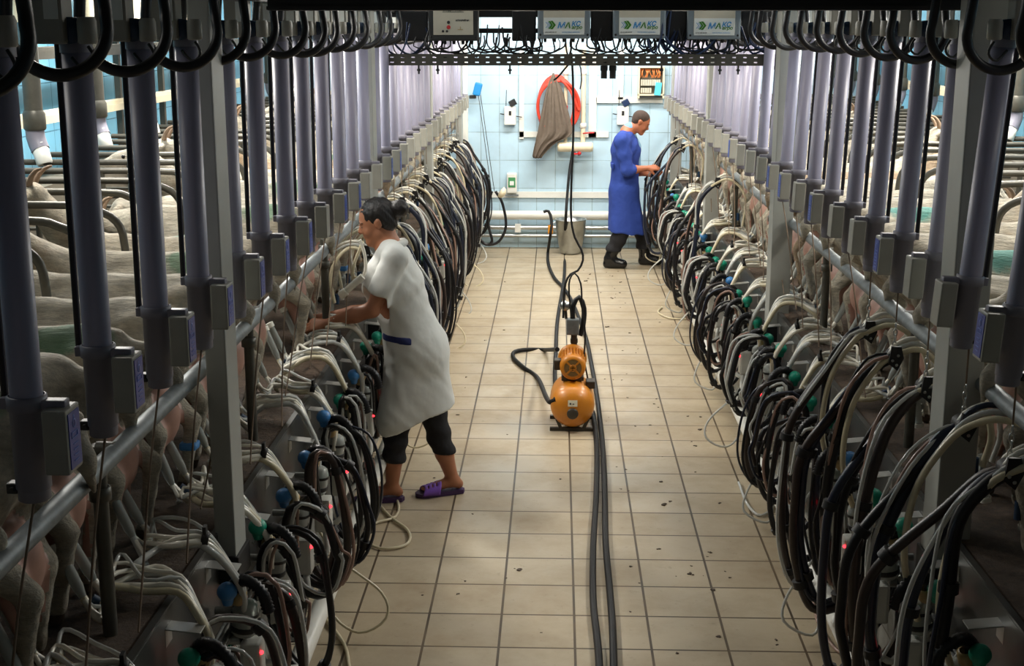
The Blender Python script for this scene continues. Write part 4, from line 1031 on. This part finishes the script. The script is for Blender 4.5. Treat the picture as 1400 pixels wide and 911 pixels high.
tag(MB().cyl(tuple(at(753, 308, Y=15.24)), tuple(at(752.5, 320, Y=15.22)), .03, seg=12).build('hose_coupling', 'orange'), 'orange coupling on the black hose beside the bucket', 'coupling')
pc = Vector((at(782, 580, Z=0).x, 8.50, 0)); 
t = empty('water_pump', tuple(pc), 'yellow water pump with round pressure tank standing on the tiles', 'pump')
R0 = .148; zc = .175
prof = [(0, -.235), (.04, -.234), (.09, -.222), (.125, -.195), (.143, -.155), (R0, -.11), (R0, .11), (.143, .155), (.12, .2), (.07, .23), (0, .235)]
MB().lathe(prof, (0, .12, zc), (0, 1, 0), 36).build('pressure_tank', 'pumpyellow', t)
MB().lathe([(0, -.012), (.03, -.012), (.038, -.006), (.038, .01)], (0, .12-.232, zc-.03), (0, 1, 0), 20).build('tank_port', 'pumpdark', t)
MB().box((0, -.112, zc+.04), (.062, .004, .042), rot=(-.22, 0, 0)).build('sticker', 'sticker', t)
MB().box((-.015, -.1155, zc+.038), (.010, .003, .012), rot=(-.22, 0, 0)).box((.005, -.1155, zc+.036), (.010, .003, .006), rot=(-.22, 0, 0)).build('sticker_print', 'print', t)
for y in (-.02, .26):
    f = MB(); f.box((0, y, .012), (.30, .03, .024), bev=.004)
    for sx in (-1, 1): f.box((sx*.09, y, .05), (.02, .03, .07), rot=(0, sx*.4, 0), bev=.003)
    f.build('foot_rail', 'pumpdark', t)
mz = zc+R0+.105
m = MB()
for k_ in range(26):
    th = 2*math.pi*k_/26; m.box((.078*math.cos(th), .13, mz+.078*math.sin(th)), (.018, .20, .004), rot=(0, -th, 0))
m.lathe([(0, 0), (.073, 0), (.073, .2), (0, .2)], (0, .03, mz), (0, 1, 0), 26)
m.build('finned_motor', 'pumpyellow', t)
MB().lathe([(.058, -.03), (.072, -.028), (.084, -.015), (.087, .03), (.084, .03)], (0, .02, mz), (0, 1, 0), 30).lathe([(.018, -.033), (.024, -.033), (.024, -.03)], (0, .02, mz), (0, 1, 0), 16).build('fan_cover', 'pumpyellow', t)
MB().lathe([(0, -.026), (.062, -.026)], (0, .02, mz), (0, 1, 0), 24).build('fan_grill', 'grill', t)
f = MB()
for th in (.78, -.78): f.box((0, -.008, mz), (.125, .006, .012), rot=(0, th, 0))
f.build('grill_cross', 'pumpyellow', t)
MB().lathe([(0, 0), (.085, .005), (.098, .02), (.098, .04), (.085, .09), (.05, .11), (0, .11)], (0, .23, mz), (0, 1, 0), 28).build('pump_head', 'pumpyellow', t)
MB().box((0, .13, zc+R0+.012), (.15, .14, .03), bev=.006).build('saddle', 'pumpdark', t)
MB().box((-.10, .10, mz), (.05, .08, .07), bev=.01).build('terminal_box', 'pumpdark', t)
MB().cyl((.01, .28, mz+.07), (.01, .28, mz+.16), .022, seg=14).box((.01, .28, mz+.12), (.05, .04, .03), bev=.005).build('outlet_pipe', 'pumpdark', t)
MB().box((0, .27, mz+.22), (.085, .07, .11), bev=.010).build('pressure_switch', 'galv', t)
MB().lathe([(0, -.02), (.032, -.018), (.034, 0), (.034, .03), (0, .03)], (-.055, .28, mz+.36), (.2, -1, .2), 18).build('pressure_gauge', 'steel', t)
MB().sweep([(-.045, .28, mz+.27), (-.05, .28, mz+.34)], .01, 8, raw=True).build('gauge_stem', 'pumpdark', t)
MB().sweep([(.0, .27, mz+.27), (.0, .27, mz+.36), (.04, .28, mz+.42), (.075, .29, mz+.34), (.07, .3, mz+.22), (.05, .3, mz+.15)], .018, 10).build('suction_hose', 'black', t)
MB().box((.12, .10, zc+.12), (.06, .10, .05), bev=.006).build('side_bracket', 'pumpdark', t)
def pk(px, py): return at(px, py, Y=8.75)
lo = at(752, 530, Y=8.55)
floor_hose('pump_hose', [tuple(at(770, 530, Y=8.6)), (at(752, 530, Y=8.5).x, 8.5, .19), (735, 517), (715, 502), (702, 489), (704, 481), (722, 478), (745, 478.5), tuple(at(762, 478, Y=9.1))], .0165, 'floorhose',
    'short black hose curving on the tiles left of the yellow pump')
# dangling cords (one plane just behind the pump)
def cord(pts, r, Y, label, name='power_cord', mt='blackmat'):
    return tag(MB().sweep([at(x, y, Y=Y+dy) for x, y, dy in [(p+(0,))[:3] for p in pts]], r, 8, step=.04).build(name, mt), label, 'cord')
cord([(781, 72), (783, 100), (784, 160), (783, 210), (781, 260), (781, 300), (786, 325), (795, 342), (797, 356), (790, 370), (780, 375), (773, 388), (771, 410), (770, 435)], .0075, 8.75, 'black power cord hanging from the tray down to the yellow pump')
cord([(781, 434), (778, 400), (779, 382), (786, 374), (794, 388), (796, 420), (800, 455), (799, 490), (804, 520), (807, 535)], .006, 8.72, 'black cord looped over the pump and down its right side')
cord([(781, 84), (774, 92), (765, 103), (757, 110)], .006, 8.7, 'thin black cord running sideways from below the tray towards the brown coat')
cord([(790, 82), (794, 94), (795, 110), (793, 122)], .004, 8.7, 'thin grey wire dangling below the tray right of the power cord', mt='dark')

# wire and dirt on the floor
rr = random.Random(21); m = MB()
for i in range(110):
    x, y = rr.uniform(-.75, 1.05), rr.uniform(5.2, 14.5); s_ = rr.uniform(.003, .009)*(1 if i % 9 else 2)
    if rr.random() < .5: x = rr.uniform(.3, 1.05)
    for k_ in range(3): m.ball((x+rr.uniform(-1, 1)*s_, y+rr.uniform(-1, 1)*s_, s_*.25), s_*rr.uniform(.5, 1), 7, sc_=(rr.uniform(.6, 1.6), rr.uniform(.6, 1.4), .4))
m.build('floor_droppings', 'hoof', label='small dark crumbs of dirt scattered over the tiles', cat='dirt', kind='stuff')

# ------------------------------------------------------------------ people
def V(*a): return np.array(a, float)
def hand(B, wr, d, nrm, size=1.0, curl=.5, side=1, k=.003, spread=.02):
    """palm, four bent fingers and a thumb; d finger direction, nrm towards the palm side"""
    wr = np.array(wr, float); d = np.array(d, float); d /= np.linalg.norm(d)
    nrm = np.array(nrm, float); nrm -= d*(nrm@d); nrm /= np.linalg.norm(nrm); s = np.cross(d, nrm)*side
    S = size
    kn = []
    for i, (off, ln) in enumerate(((-.030, .085), (-.010, .090), (.010, .086), (.029, .078))):
        p = wr+d*ln*S+s*off*S; kn.append(p); B.limb(wr+s*off*.55*S+d*.01, p, .0165*S, .0125*S, k=.012)
    for i, ln in enumerate((.072, .080, .074, .058)):
        a = kn[i]; ang = curl*(.6+.1*i)
        p = a
        for j, f in enumerate((.45, .32, .25)):
            dd = d*math.cos(ang)+nrm*math.sin(ang)+s*spread*(i-1.5); dd /= np.linalg.norm(dd)
            q = p+dd*ln*f*S; B.limb(p, q, (.0098-.0008*j)*S, (.0090-.0008*j)*S, k=k); p = q; ang += curl*.9
    tb = wr+d*.028*S-s*.030*S+nrm*.008*S; t1 = tb+(d*.55-s*.62+nrm*.5)*.042*S; t2 = t1+(d*.8-s*.1+nrm*.55)*.034*S
    B.limb(wr+d*.02*S-s*.01*S, tb, .017*S, .016*S, k=.012).limb(tb, t1, .0145*S, .0115*S, k=.006).limb(t1, t2, .0108*S, .009*S, k=.004)

def head(B, c, fw, up, S=1.0, fem=False):
    """skull, face, nose, lips, brow, ears"""
    c = np.array(c, float); fw = np.array(fw, float); fw /= np.linalg.norm(fw); up = np.array(up, float); up -= fw*(up@fw); up /= np.linalg.norm(up)
    lt = np.cross(up, fw); Rm = Matrix((tuple(fw), tuple(lt), tuple(up))).transposed()
    P = lambda x, y, z: c+(fw*x+lt*y+up*z)*S
    E_ = lambda p, r, k=.02: B.ell(P(*p), [v*S for v in r], rot=Rm, k=k)
    E_((-.012, 0, .032), (.097, .077, .088)); E_((.030, 0, -.025), (.064, .060, .085), .03)
    B.limb(P(.0, .042, -.062), P(.068, .010, -.098), .024*S, .018*S, k=.03).limb(P(.0, -.042, -.062), P(.068, -.010, -.098), .024*S, .018*S, k=.03)
    B.limb(P(.070, 0, -.098), P(.074, 0, -.094), .019*S, k=.015)
    B.limb(P(.086, 0, .012), P(.108, 0, -.026), .0075*S, .0115*S, k=.008); B.limb(P(.098, .011, -.031), P(.098, -.011, -.031), .008*S, k=.005)
    E_((.080, .03, .022), (.012, .024, .007), .008); E_((.080, -.03, .022), (.012, .024, .007), .008)
    for sy in (-1, 1): B.ell(P(.100, sy*.033, .004), (.018*S, .016*S, .011*S), rot=Rm, cut=True); E_((.073, sy*.031, .004), (.013, .015, .012), .004)
    E_((.088, 0, -.053), (.0115, .022, .0065), .004); E_((.086, 0, -.066), (.0115, .020, .0075), .004)
    E_((.060, .042, -.035), (.02, .02, .022), .02); E_((.060, -.042, -.035), (.02, .02, .022), .02)
    for sy in (-1, 1): E_((-.012, sy*.077, -.008), (.020, .008, .031), .006); E_((-.016, sy*.083, .008), (.013, .006, .015), .005)
    return P, Rm

def pa(px, py, Y): return np.array(at(px, py, Y=Y))

# ---- woman in white overall, leaning to the left row
Yw = 7.14
B = Body((-1.62, 6.72, -.02), (-.30, 7.55, 1.84), .0072)
Hc = pa(515, 303, Yw+.02); fwd = V(-1, -.06, -.34); up = V(-.22, 0, 1)
neck = pa(532, 340, Yw+.02); chest = pa(537, 388, Yw); pel = pa(566, 478, Yw)
P, Rm = head(B, Hc, fwd, up, 1.0, True)
B.limb(P(-.03, 0, -.06), neck, .052, .058, k=.03)
B.limb(neck, chest, .06, .11, k=.05).limb(chest, pel, .12, .125, k=.05)
sn, sf = pa(541, 352, Yw-.15), pa(546, 352, Yw+.18)
en, ef = pa(509, 424, Yw-.19), pa(508, 424, Yw+.17)
wn, wf = pa(446, 443, Yw-.14), pa(436, 436, Yw+.06)
B.limb(neck, sn, .05, .055, k=.04).limb(neck, sf, .05, .055, k=.04)
B.chain([sn, (sn+en)/2, en], [.055, .046, .040], k=.02).chain([en, en*.65+wn*.35, wn], [.040, .041, .026], k=.02)
B.chain([sf, (sf+ef)/2, ef], [.055, .046, .040], k=.02).chain([ef, ef*.65+wf*.35, wf], [.040, .041, .026], k=.02)
hand(B, wn, V(-1, .15, -.12), V(.1, .75, -.5), .98, .62, -1); hand(B, wf, V(-1, -.1, -.05), V(0, -.75, -.4), .98, .45, 1)
hn, hf = pa(556, 498, Yw-.09), pa(578, 498, Yw+.09)
kn, kf = pa(541, 598, Yw-.08), pa(600, 596, Yw+.09)
an, af = pa(536, 668, 7.10), pa(619, 660, 7.24); an[2] = .085; af[2] = .085
B.chain([pel, hn, kn], [.11, .06, .05], k=.04).chain([kn, kn*.6+an*.4, an], [.055, .052, .034], k=.02)
B.chain([pel, hf, kf], [.11, .06, .05], k=.04).chain([kf, kf*.6+af*.4, af], [.055, .052, .034], k=.02)
feet = []
for an_, fd in ((an, V(-1, -.12, 0)), (af, V(-1, -.35, 0))):
    fd = fd/np.linalg.norm(fd); sd = np.array((-fd[1], fd[0], 0)); hl = an_-fd*.035; hl[2] = .055; bl = an_+fd*.125; bl[2] = .047
    B.limb(an_, hl, .034, .028, k=.02).limb(an_+V(0, 0, -.01), bl, .034, .024, k=.02)
    for i in range(5):
        o = (i-2)*.0165; q0 = bl+sd*o; q1 = bl+sd*o*1.05+fd*(.055-.006*abs(i-1.2)); q1[2] = .042; B.limb(q0, q1, .0135, .0095, k=.004)
    feet.append((an_.copy(), fd, sd))
wo = B.build('person', 'skinw', None, relax=1, label='woman in white overall and purple sandals leaning towards the left goats', cat='person')
# gown
g = Body((-1.25, 6.74, .35), (-.30, 7.52, 1.66), .0085)
g.limb(neck+V(.01, 0, -.03), chest, .075, .145, k=.05).ell(chest+V(.005, 0, 0), (.155, .175, .19), k=.05).limb(chest, pel+V(.01, 0, .05), .15, .150, k=.05)
hemc = pa(584, 560, Yw); g.limb(pel+V(0, 0, .03), hemc+V(-.01, 0, -.10), .160, .20, k=.06).ell(pel+V(.05, 0, -.02), (.14, .17, .15), k=.06).limb(pel, kn*.75+hn*.25, .135, .13, k=.06)
for s0, e0 in ((sn, en), (sf, ef)):
    dd = (e0-s0)/np.linalg.norm(e0-s0); g.limb(neck+(s0-neck)*.4, s0, .07, .068, k=.04); g.chain([s0, s0+dd*.25], [.066, .074], k=.014)
ncut = en-sn; ncut = ncut/np.linalg.norm(ncut)
X_, Y_, Z_ = g.full()
for s0, e0 in ((sn, en), (sf, ef)):
    dd = (e0-s0)/np.linalg.norm(e0-s0); c0 = s0+dd*.225
    pl = (X_-c0[0])*dd[0]+(Y_-c0[1])*dd[1]+(Z_-c0[2])*dd[2]
    rad = np.sqrt((X_-c0[0])**2+(Y_-c0[1])**2+(Z_-c0[2])**2)
    g.d = np.where((rad < .17) & (X_ < c0[0]+.05), np.maximum(g.d, pl), g.d).astype(np.float32)
    g.limb(c0-dd*.05, c0+dd*.02, .001, .001, k=.001)
g.half(hemc+V(0, 0, -.02), V(.42, 0, -1))
th = lambda X, Y: np.arctan2(Y-Yw, X-(-.72))
g.wob(lambda X, Y, Z: (.006*np.sin(th(X, Y)*4+Z*3+.9*np.sin(Z*7)))*np.clip((1.05-Z)*2, 0, 1)+.0035*np.sin(X*30-Z*38+Y*9+1.5*np.sin(Z*13))*np.clip((Z-.9)*4, 0, 1)+.0012*np.sin(X*60+Z*55+2*np.sin(Y*30+Z*12)))
gown = g.build('white_overall', 'gown', wo, relax=1)
bt = Body((-1.25, 6.74, .80), (-.30, 7.52, 1.30), .0085); bt.d = g.d[:1, :1, :1]
g2 = Body(g.lo, g.lo+(g.n-1)*g.vox, g.vox); n3 = np.minimum(g2.n, g.n); g2.d = g.d.copy()-.006; g2.n = g.n
bc_ = pa(545, 464, Yw-.12); ax = np.array(U_*1.0)+V(-.04, 0, 0)
slab = np.abs((X_-bc_[0])*.06+(Z_-bc_[2]))-.019
lim = np.abs(X_-bc_[0]+.01)-.085
g2.d = np.maximum(np.maximum(g2.d, slab), np.maximum(lim, Y_-(Yw+.0))).astype(np.float32)
g2.build('belt', 'navybelt', wo, relax=0)
# collar
cl = MB(); 
for sy in (-1, 1): cl.sweep([neck+V(.085, 0, .035), neck+V(.065, sy*.05, .030), neck+V(.01, sy*.083, .0), neck+V(-.06, sy*.075, -.055), neck+V(-.115, sy*.045, -.12), neck+V(-.15, sy*.015, -.19)], (.022, .016), 10, step=.02)
cl.build('collar', 'gown', wo)
# leggings
g = Body((-1.2, 6.8, .18), (-.4, 7.5, .68), .009)
for h_, k_, a_ in ((hn, kn, an), (hf, kf, af)):
    g.chain([h_, k_], [.098, .067], k=.02).chain([k_, k_*.6+a_*.4, k_*.25+a_*.75], [.067, .062, .052], k=.02)
ca = kf*.48+af*.52; g.half(V(ca[0], ca[1], .245), V(0, 0, -1)); g.wob(lambda X, Y, Z: .004*np.sin(Z*60+X*20))
g.build('black_leggings', 'blackcloth', wo)
# hair with bun
g = Body(Hc-V(.22, .2, .22), Hc+V(.32, .2, .25), .006)
E_ = lambda p, r, k=.02: g.ell(P(*p), r, rot=Rm, k=k)
E_((-.022, 0, .038), (.098, .086, .092)); E_((-.055, 0, -.01), (.055, .076, .072))
g.half(P(.062, 0, .05), Rm @ Vector((1, 0, -.55))); g.half(P(0, 0, -.075), -up)
bun = pa(546, 285, Yw+.02); g.ell(bun, (.052, .050, .050), k=.015)
g.wob(lambda X, Y, Z: .003*np.sin(X*120+Z*90)*np.cos(Y*110+Z*60))
for sy in (-1, 1): g.ell(P(.065, sy*.06, -.035), (.052, .03, .055), rot=Rm, cut=True); g.ell(P(-.008, sy*.088, -.012), (.024, .02, .032), rot=Rm, cut=True)
g.build('black_hair_bun', 'hair', wo, relax=1)
e = MB()
for sy in (-1, 1):
    e.sweep([Vector(P(.088, sy*.016, .022)), Vector(P(.088, sy*.034, .027)), Vector(P(.070, sy*.052, .020))], .0028, 6, step=.01)
    e.sweep([Vector(P(.088, sy*.020, -.001)), Vector(P(.0875, sy*.033, -.003)), Vector(P(.076, sy*.044, .0))], .0018, 6, step=.01)
e.build('brows_and_lashes', 'hair', wo)
for (a_, fd, sd) in feet:
    base = Vector((a_+fd*.055)); base.z = 0; ang = math.atan2(fd[1], fd[0])
    out = [(-.125, .0), (-.11, .032), (-.05, .038), (.03, .042), (.10, .052), (.14, .045), (.165, .015), (.165, -.012), (.14, -.042), (.10, -.05), (.03, -.040), (-.05, -.036), (-.11, -.030)]
    R2 = Matrix.Rotation(ang, 3, 'Z'); top = [R2 @ Vector((x, y, 0)) for x, y in out]
    s_ = MB().prism([(base.x+p.x, base.y+p.y) for p in top], .003, .026, 2)
    sl = s_.build('sandal_sole', 'purplesole', wo)
    st = MB(); N = 16; K = 12; vs = []; th_ = .006
    for lay in (0, 1):
        for j in range(K+1):
            x = .022+.098*j/K
            for i in range(N+1):
                al = math.pi*i/N; rr_ = .051+lay*th_-.004*(j/K)
                vs.append(base+R2 @ Vector((x-.018*math.sin(al)+.012, rr_*math.cos(al), .018+(.062-.026*j/K+lay*th_)*math.sin(al)**.6)))
    n1 = (K+1)*(N+1); fs = []; solid = lambda j, i: 0 <= j < K and 0 <= i < N and not (j in (3, 6, 9) and i in (4, 5, 6, 9, 10, 11))
    for j in range(K):
        for i in range(N):
            if not solid(j, i): continue
            A = j*(N+1)+i; q4 = [A, A+1, A+N+2, A+N+1]; fs.append([v+n1 for v in q4]); fs.append(q4[::-1])
            for (dj, di, e0, e1) in ((-1, 0, 0, 1), (0, 1, 1, 2), (1, 0, 2, 3), (0, -1, 3, 0)):
                if not solid(j+dj, i+di): fs.append([q4[e0], q4[e1], q4[e1]+n1, q4[e0]+n1])
    st.add(vs, fs, True)
    st.build('sandal_strap', 'purple', sl)

# ---- man in blue coat at the far right
Ym = 14.72
B = Body((.35, 14.25, -.01), (1.40, 15.15, 1.80), .0095)
Hc = pa(876, 167, Ym); fwd = V(1, -.02, -.62); up = V(.5, 0, 1)
neck = pa(858, 180, Ym); chest = pa(856, 203, Ym); pel = pa(853, 262, Ym)
P, Rm = head(B, Hc, fwd, up, 1.02)
B.limb(P(-.03, 0, -.07), neck, .056, .062, k=.03).limb(neck, chest, .07, .12, k=.05).limb(chest, pel, .125, .12, k=.05)
sn, sf = pa(850, 193, Ym-.19), pa(858, 192, Ym+.19); en, ef = pa(858, 233, Ym-.24), pa(866, 234, Ym+.22); wn, wf = pa(886, 230, Ym-.13), pa(886, 238, Ym+.06)
B.limb(neck, sn, .055, .06, k=.04).limb(neck, sf, .055, .06, k=.04)
for s_, e_, w_ in ((sn, en, wn), (sf, ef, wf)): B.chain([s_, (s_+e_)/2, e_], [.06, .05, .043], k=.02).chain([e_, e_*.6+w_*.4, w_], [.044, .043, .029], k=.02)
hand(B, wn, V(1, .25, .05), V(.1, .6, -.6), 1.08, .45, 1); hand(B, wf, V(1, -.2, -.12), V(0, -.5, .6), 1.08, .5, 1)
hn, hf = pa(851, 272, Ym-.10), pa(858, 272, Ym+.10); kn, kf = pa(848, 322, Ym-.10), pa(879, 320, Ym+.10)
an, af = pa(833, 352, Ym-.12), pa(881, 352, Ym+.10); an[2] = .11; af[2] = .11
B.chain([pel, hn, kn, an], [.11, .06, .05, .045], k=.03).chain([pel, hf, kf, af], [.11, .06, .05, .045], k=.03)
for a_ in (an, af): b_ = a_+V(.14, -.02, 0); b_[2] = .05; h_ = a_-V(.03, 0, 0); h_[2] = .05; B.limb(a_, b_, .04, .03).limb(a_, h_, .04, .035)
mo = B.build('person', 'skinm', None, relax=1, label='man in blue work coat and black rubber boots by the right row', cat='person')
g = Body((.35, 14.2, .22), (1.40, 15.2, 1.66), .0105)
g.limb(neck+V(-.01, 0, -.05), chest, .075, .145, k=.05).ell(chest+V(-.01, 0, 0), (.15, .20, .2), k=.05).limb(chest+V(0, 0, -.05), pel, .150, .158, k=.05)
hem = pa(857, 312, Ym); g.limb(pel, hem+V(.0, 0, -.1), .16, .20, k=.05).limb(pel, kn+V(.0, 0, -.05), .14, .13, k=.05).limb(pel+V(0, .05, 0), kf+V(-.07, 0, 0), .12, .11, k=.05)
for s_, e_, w_ in ((sn, en, wn), (sf, ef, wf)): g.limb(neck+(s_-neck)*.4+V(0, 0, -.02), s_, .075, .082, k=.04).chain([s_, (s_+e_)/2, e_, e_*.8+w_*.2], [.085, .074, .068, .062], k=.03)
g.half(hem+V(0, 0, -.045), V(-.12, 0, -1))
g.wob(lambda X, Y, Z: .006*np.sin(np.arctan2(Y-Ym, X-.78)*7+Z*4)*np.clip((1.0-Z)*1.8, 0, 1)+.003*np.sin(X*40-Z*38+Y*20)*np.clip((Z-.9)*3, 0, 1))
cut = pa(879, 200, Ym); g.half(cut+V(.04, 0, 0), V(1, 0, .25)) if False else None
g.build('blue_work_coat', 'bluecoat', mo)
gb = MB().box(tuple(pa(837, 226, Ym)), (.03, .26, .06), bev=.01); gb.build('coat_half_belt', 'bluecoat', mo)
g = Body(neck-V(.18, .2, .5), neck+V(.28, .2, .12), .008)
g.limb(neck+V(-.01, 0, -.015), neck+V(.02, 0, .035), .078, .070, k=.02).chain([neck+V(.04, 0, -.03), neck+V(.085, 0, -.16), neck+V(.105, 0, -.40)], [.05, .062, .050], k=.02)
for sy in (-1, 1): g.limb(neck+V(.0, sy*.06, .02), neck+V(.10, sy*.05, -.10), .025, .014, k=.01)
g.build('light_blue_shirt', 'lightblue', mo)
g = Body((.35, 14.3, .16), (1.35, 15.15, .42), .0105)
for h_, k_, a_ in ((hn, kn, an), (hf, kf, af)): g.chain([h_, k_, k_*.35+a_*.65], [.11, .085, .085], k=.03)
g.half(V(0, 0, .19), V(0, 0, -1)); g.wob(lambda X, Y, Z: .006*np.sin(Z*48+X*22))
g.build('black_trousers', 'blackcloth', mo)
for k_, a_ in ((kn, an), (kf, af)):
    g = Body(a_-V(.16, .14, .12), a_+V(.28, .14, .26), .008); t_ = a_*.5+k_*.5
    g.chain([t_, a_], [.074, .058], k=.02); b_ = a_+V(.15, -.02, 0); b_[2] = .045; h_ = a_-V(.025, 0, 0); h_[2] = .045
    g.limb(a_+V(0, 0, -.02), b_+V(0, 0, .012), .056, .042, k=.03).limb(h_, b_, .046, .047, k=.02); g.half(V(0, 0, .003), V(0, 0, -1)); g.half(t_, t_-a_)
    bo = g.build('rubber_boot', 'boot', mo)
g = Body(Hc-V(.2, .16, .2), Hc+V(.2, .16, .2), .0065)
E_ = lambda p, r, k=.02: g.ell(P(*p), r, rot=Rm, k=k)
E_((-.016, 0, .036), (.099, .081, .0885)); E_((-.05, 0, -.01), (.05, .070, .055)); g.half(P(.068, 0, .05), Rm @ Vector((1, 0, -.5))); g.half(P(-.05, 0, -.05), Rm @ Vector((.3, 0, -1)))
for sy in (-1, 1): g.ell(P(.055, sy*.08, -.02), (.05, .03, .05), rot=Rm, cut=True); g.ell(P(-.010, sy*.09, -.015), (.024, .022, .032), rot=Rm, cut=True)
g.build('short_brown_hair', 'hairbrown', mo)
e = MB()
for sy in (-1, 1): e.sweep([Vector(P(.089, sy*.016, .022)), Vector(P(.089, sy*.034, .027)), Vector(P(.072, sy*.052, .020))], .004, 6, step=.01)
e.build('eyebrows', 'hairbrown', mo)

# the teat cup hanging beside the woman's face
c0 = at(496, 378, Y=6.9); c1 = at(465, 405, Y=6.9)
t = empty('spare_teat_cup', tuple(c0), 'clear teat cup with cream end hanging above the woman\'s forearm', 'teat cup')
d = c1-c0
MB().sweep([(0, 0, 0), tuple(d*.72)], .019, 14, raw=True).build('shell', 'cuplight', t)
MB().sweep([tuple(d*.75), tuple(d*.97), tuple(d)], lambda u: .023 if u < .8 else .017, 14, raw=True).build('rubber_end', 'cream', t)
p = [at(x, y, Y=6.97)-c0 for x, y in ((496, 378), (499, 372), (500, 358), (497, 342), (492, 328))]
MB().sweep(p, .009, 8).build('milk_hose', 'cream', t)
p = [at(x, y, Y=6.99)-c0 for x, y in ((494, 380), (484, 379), (483, 366), (489, 348), (496, 330))]
MB().sweep(p, .008, 8).build('milk_hose', 'creamdirty', t)
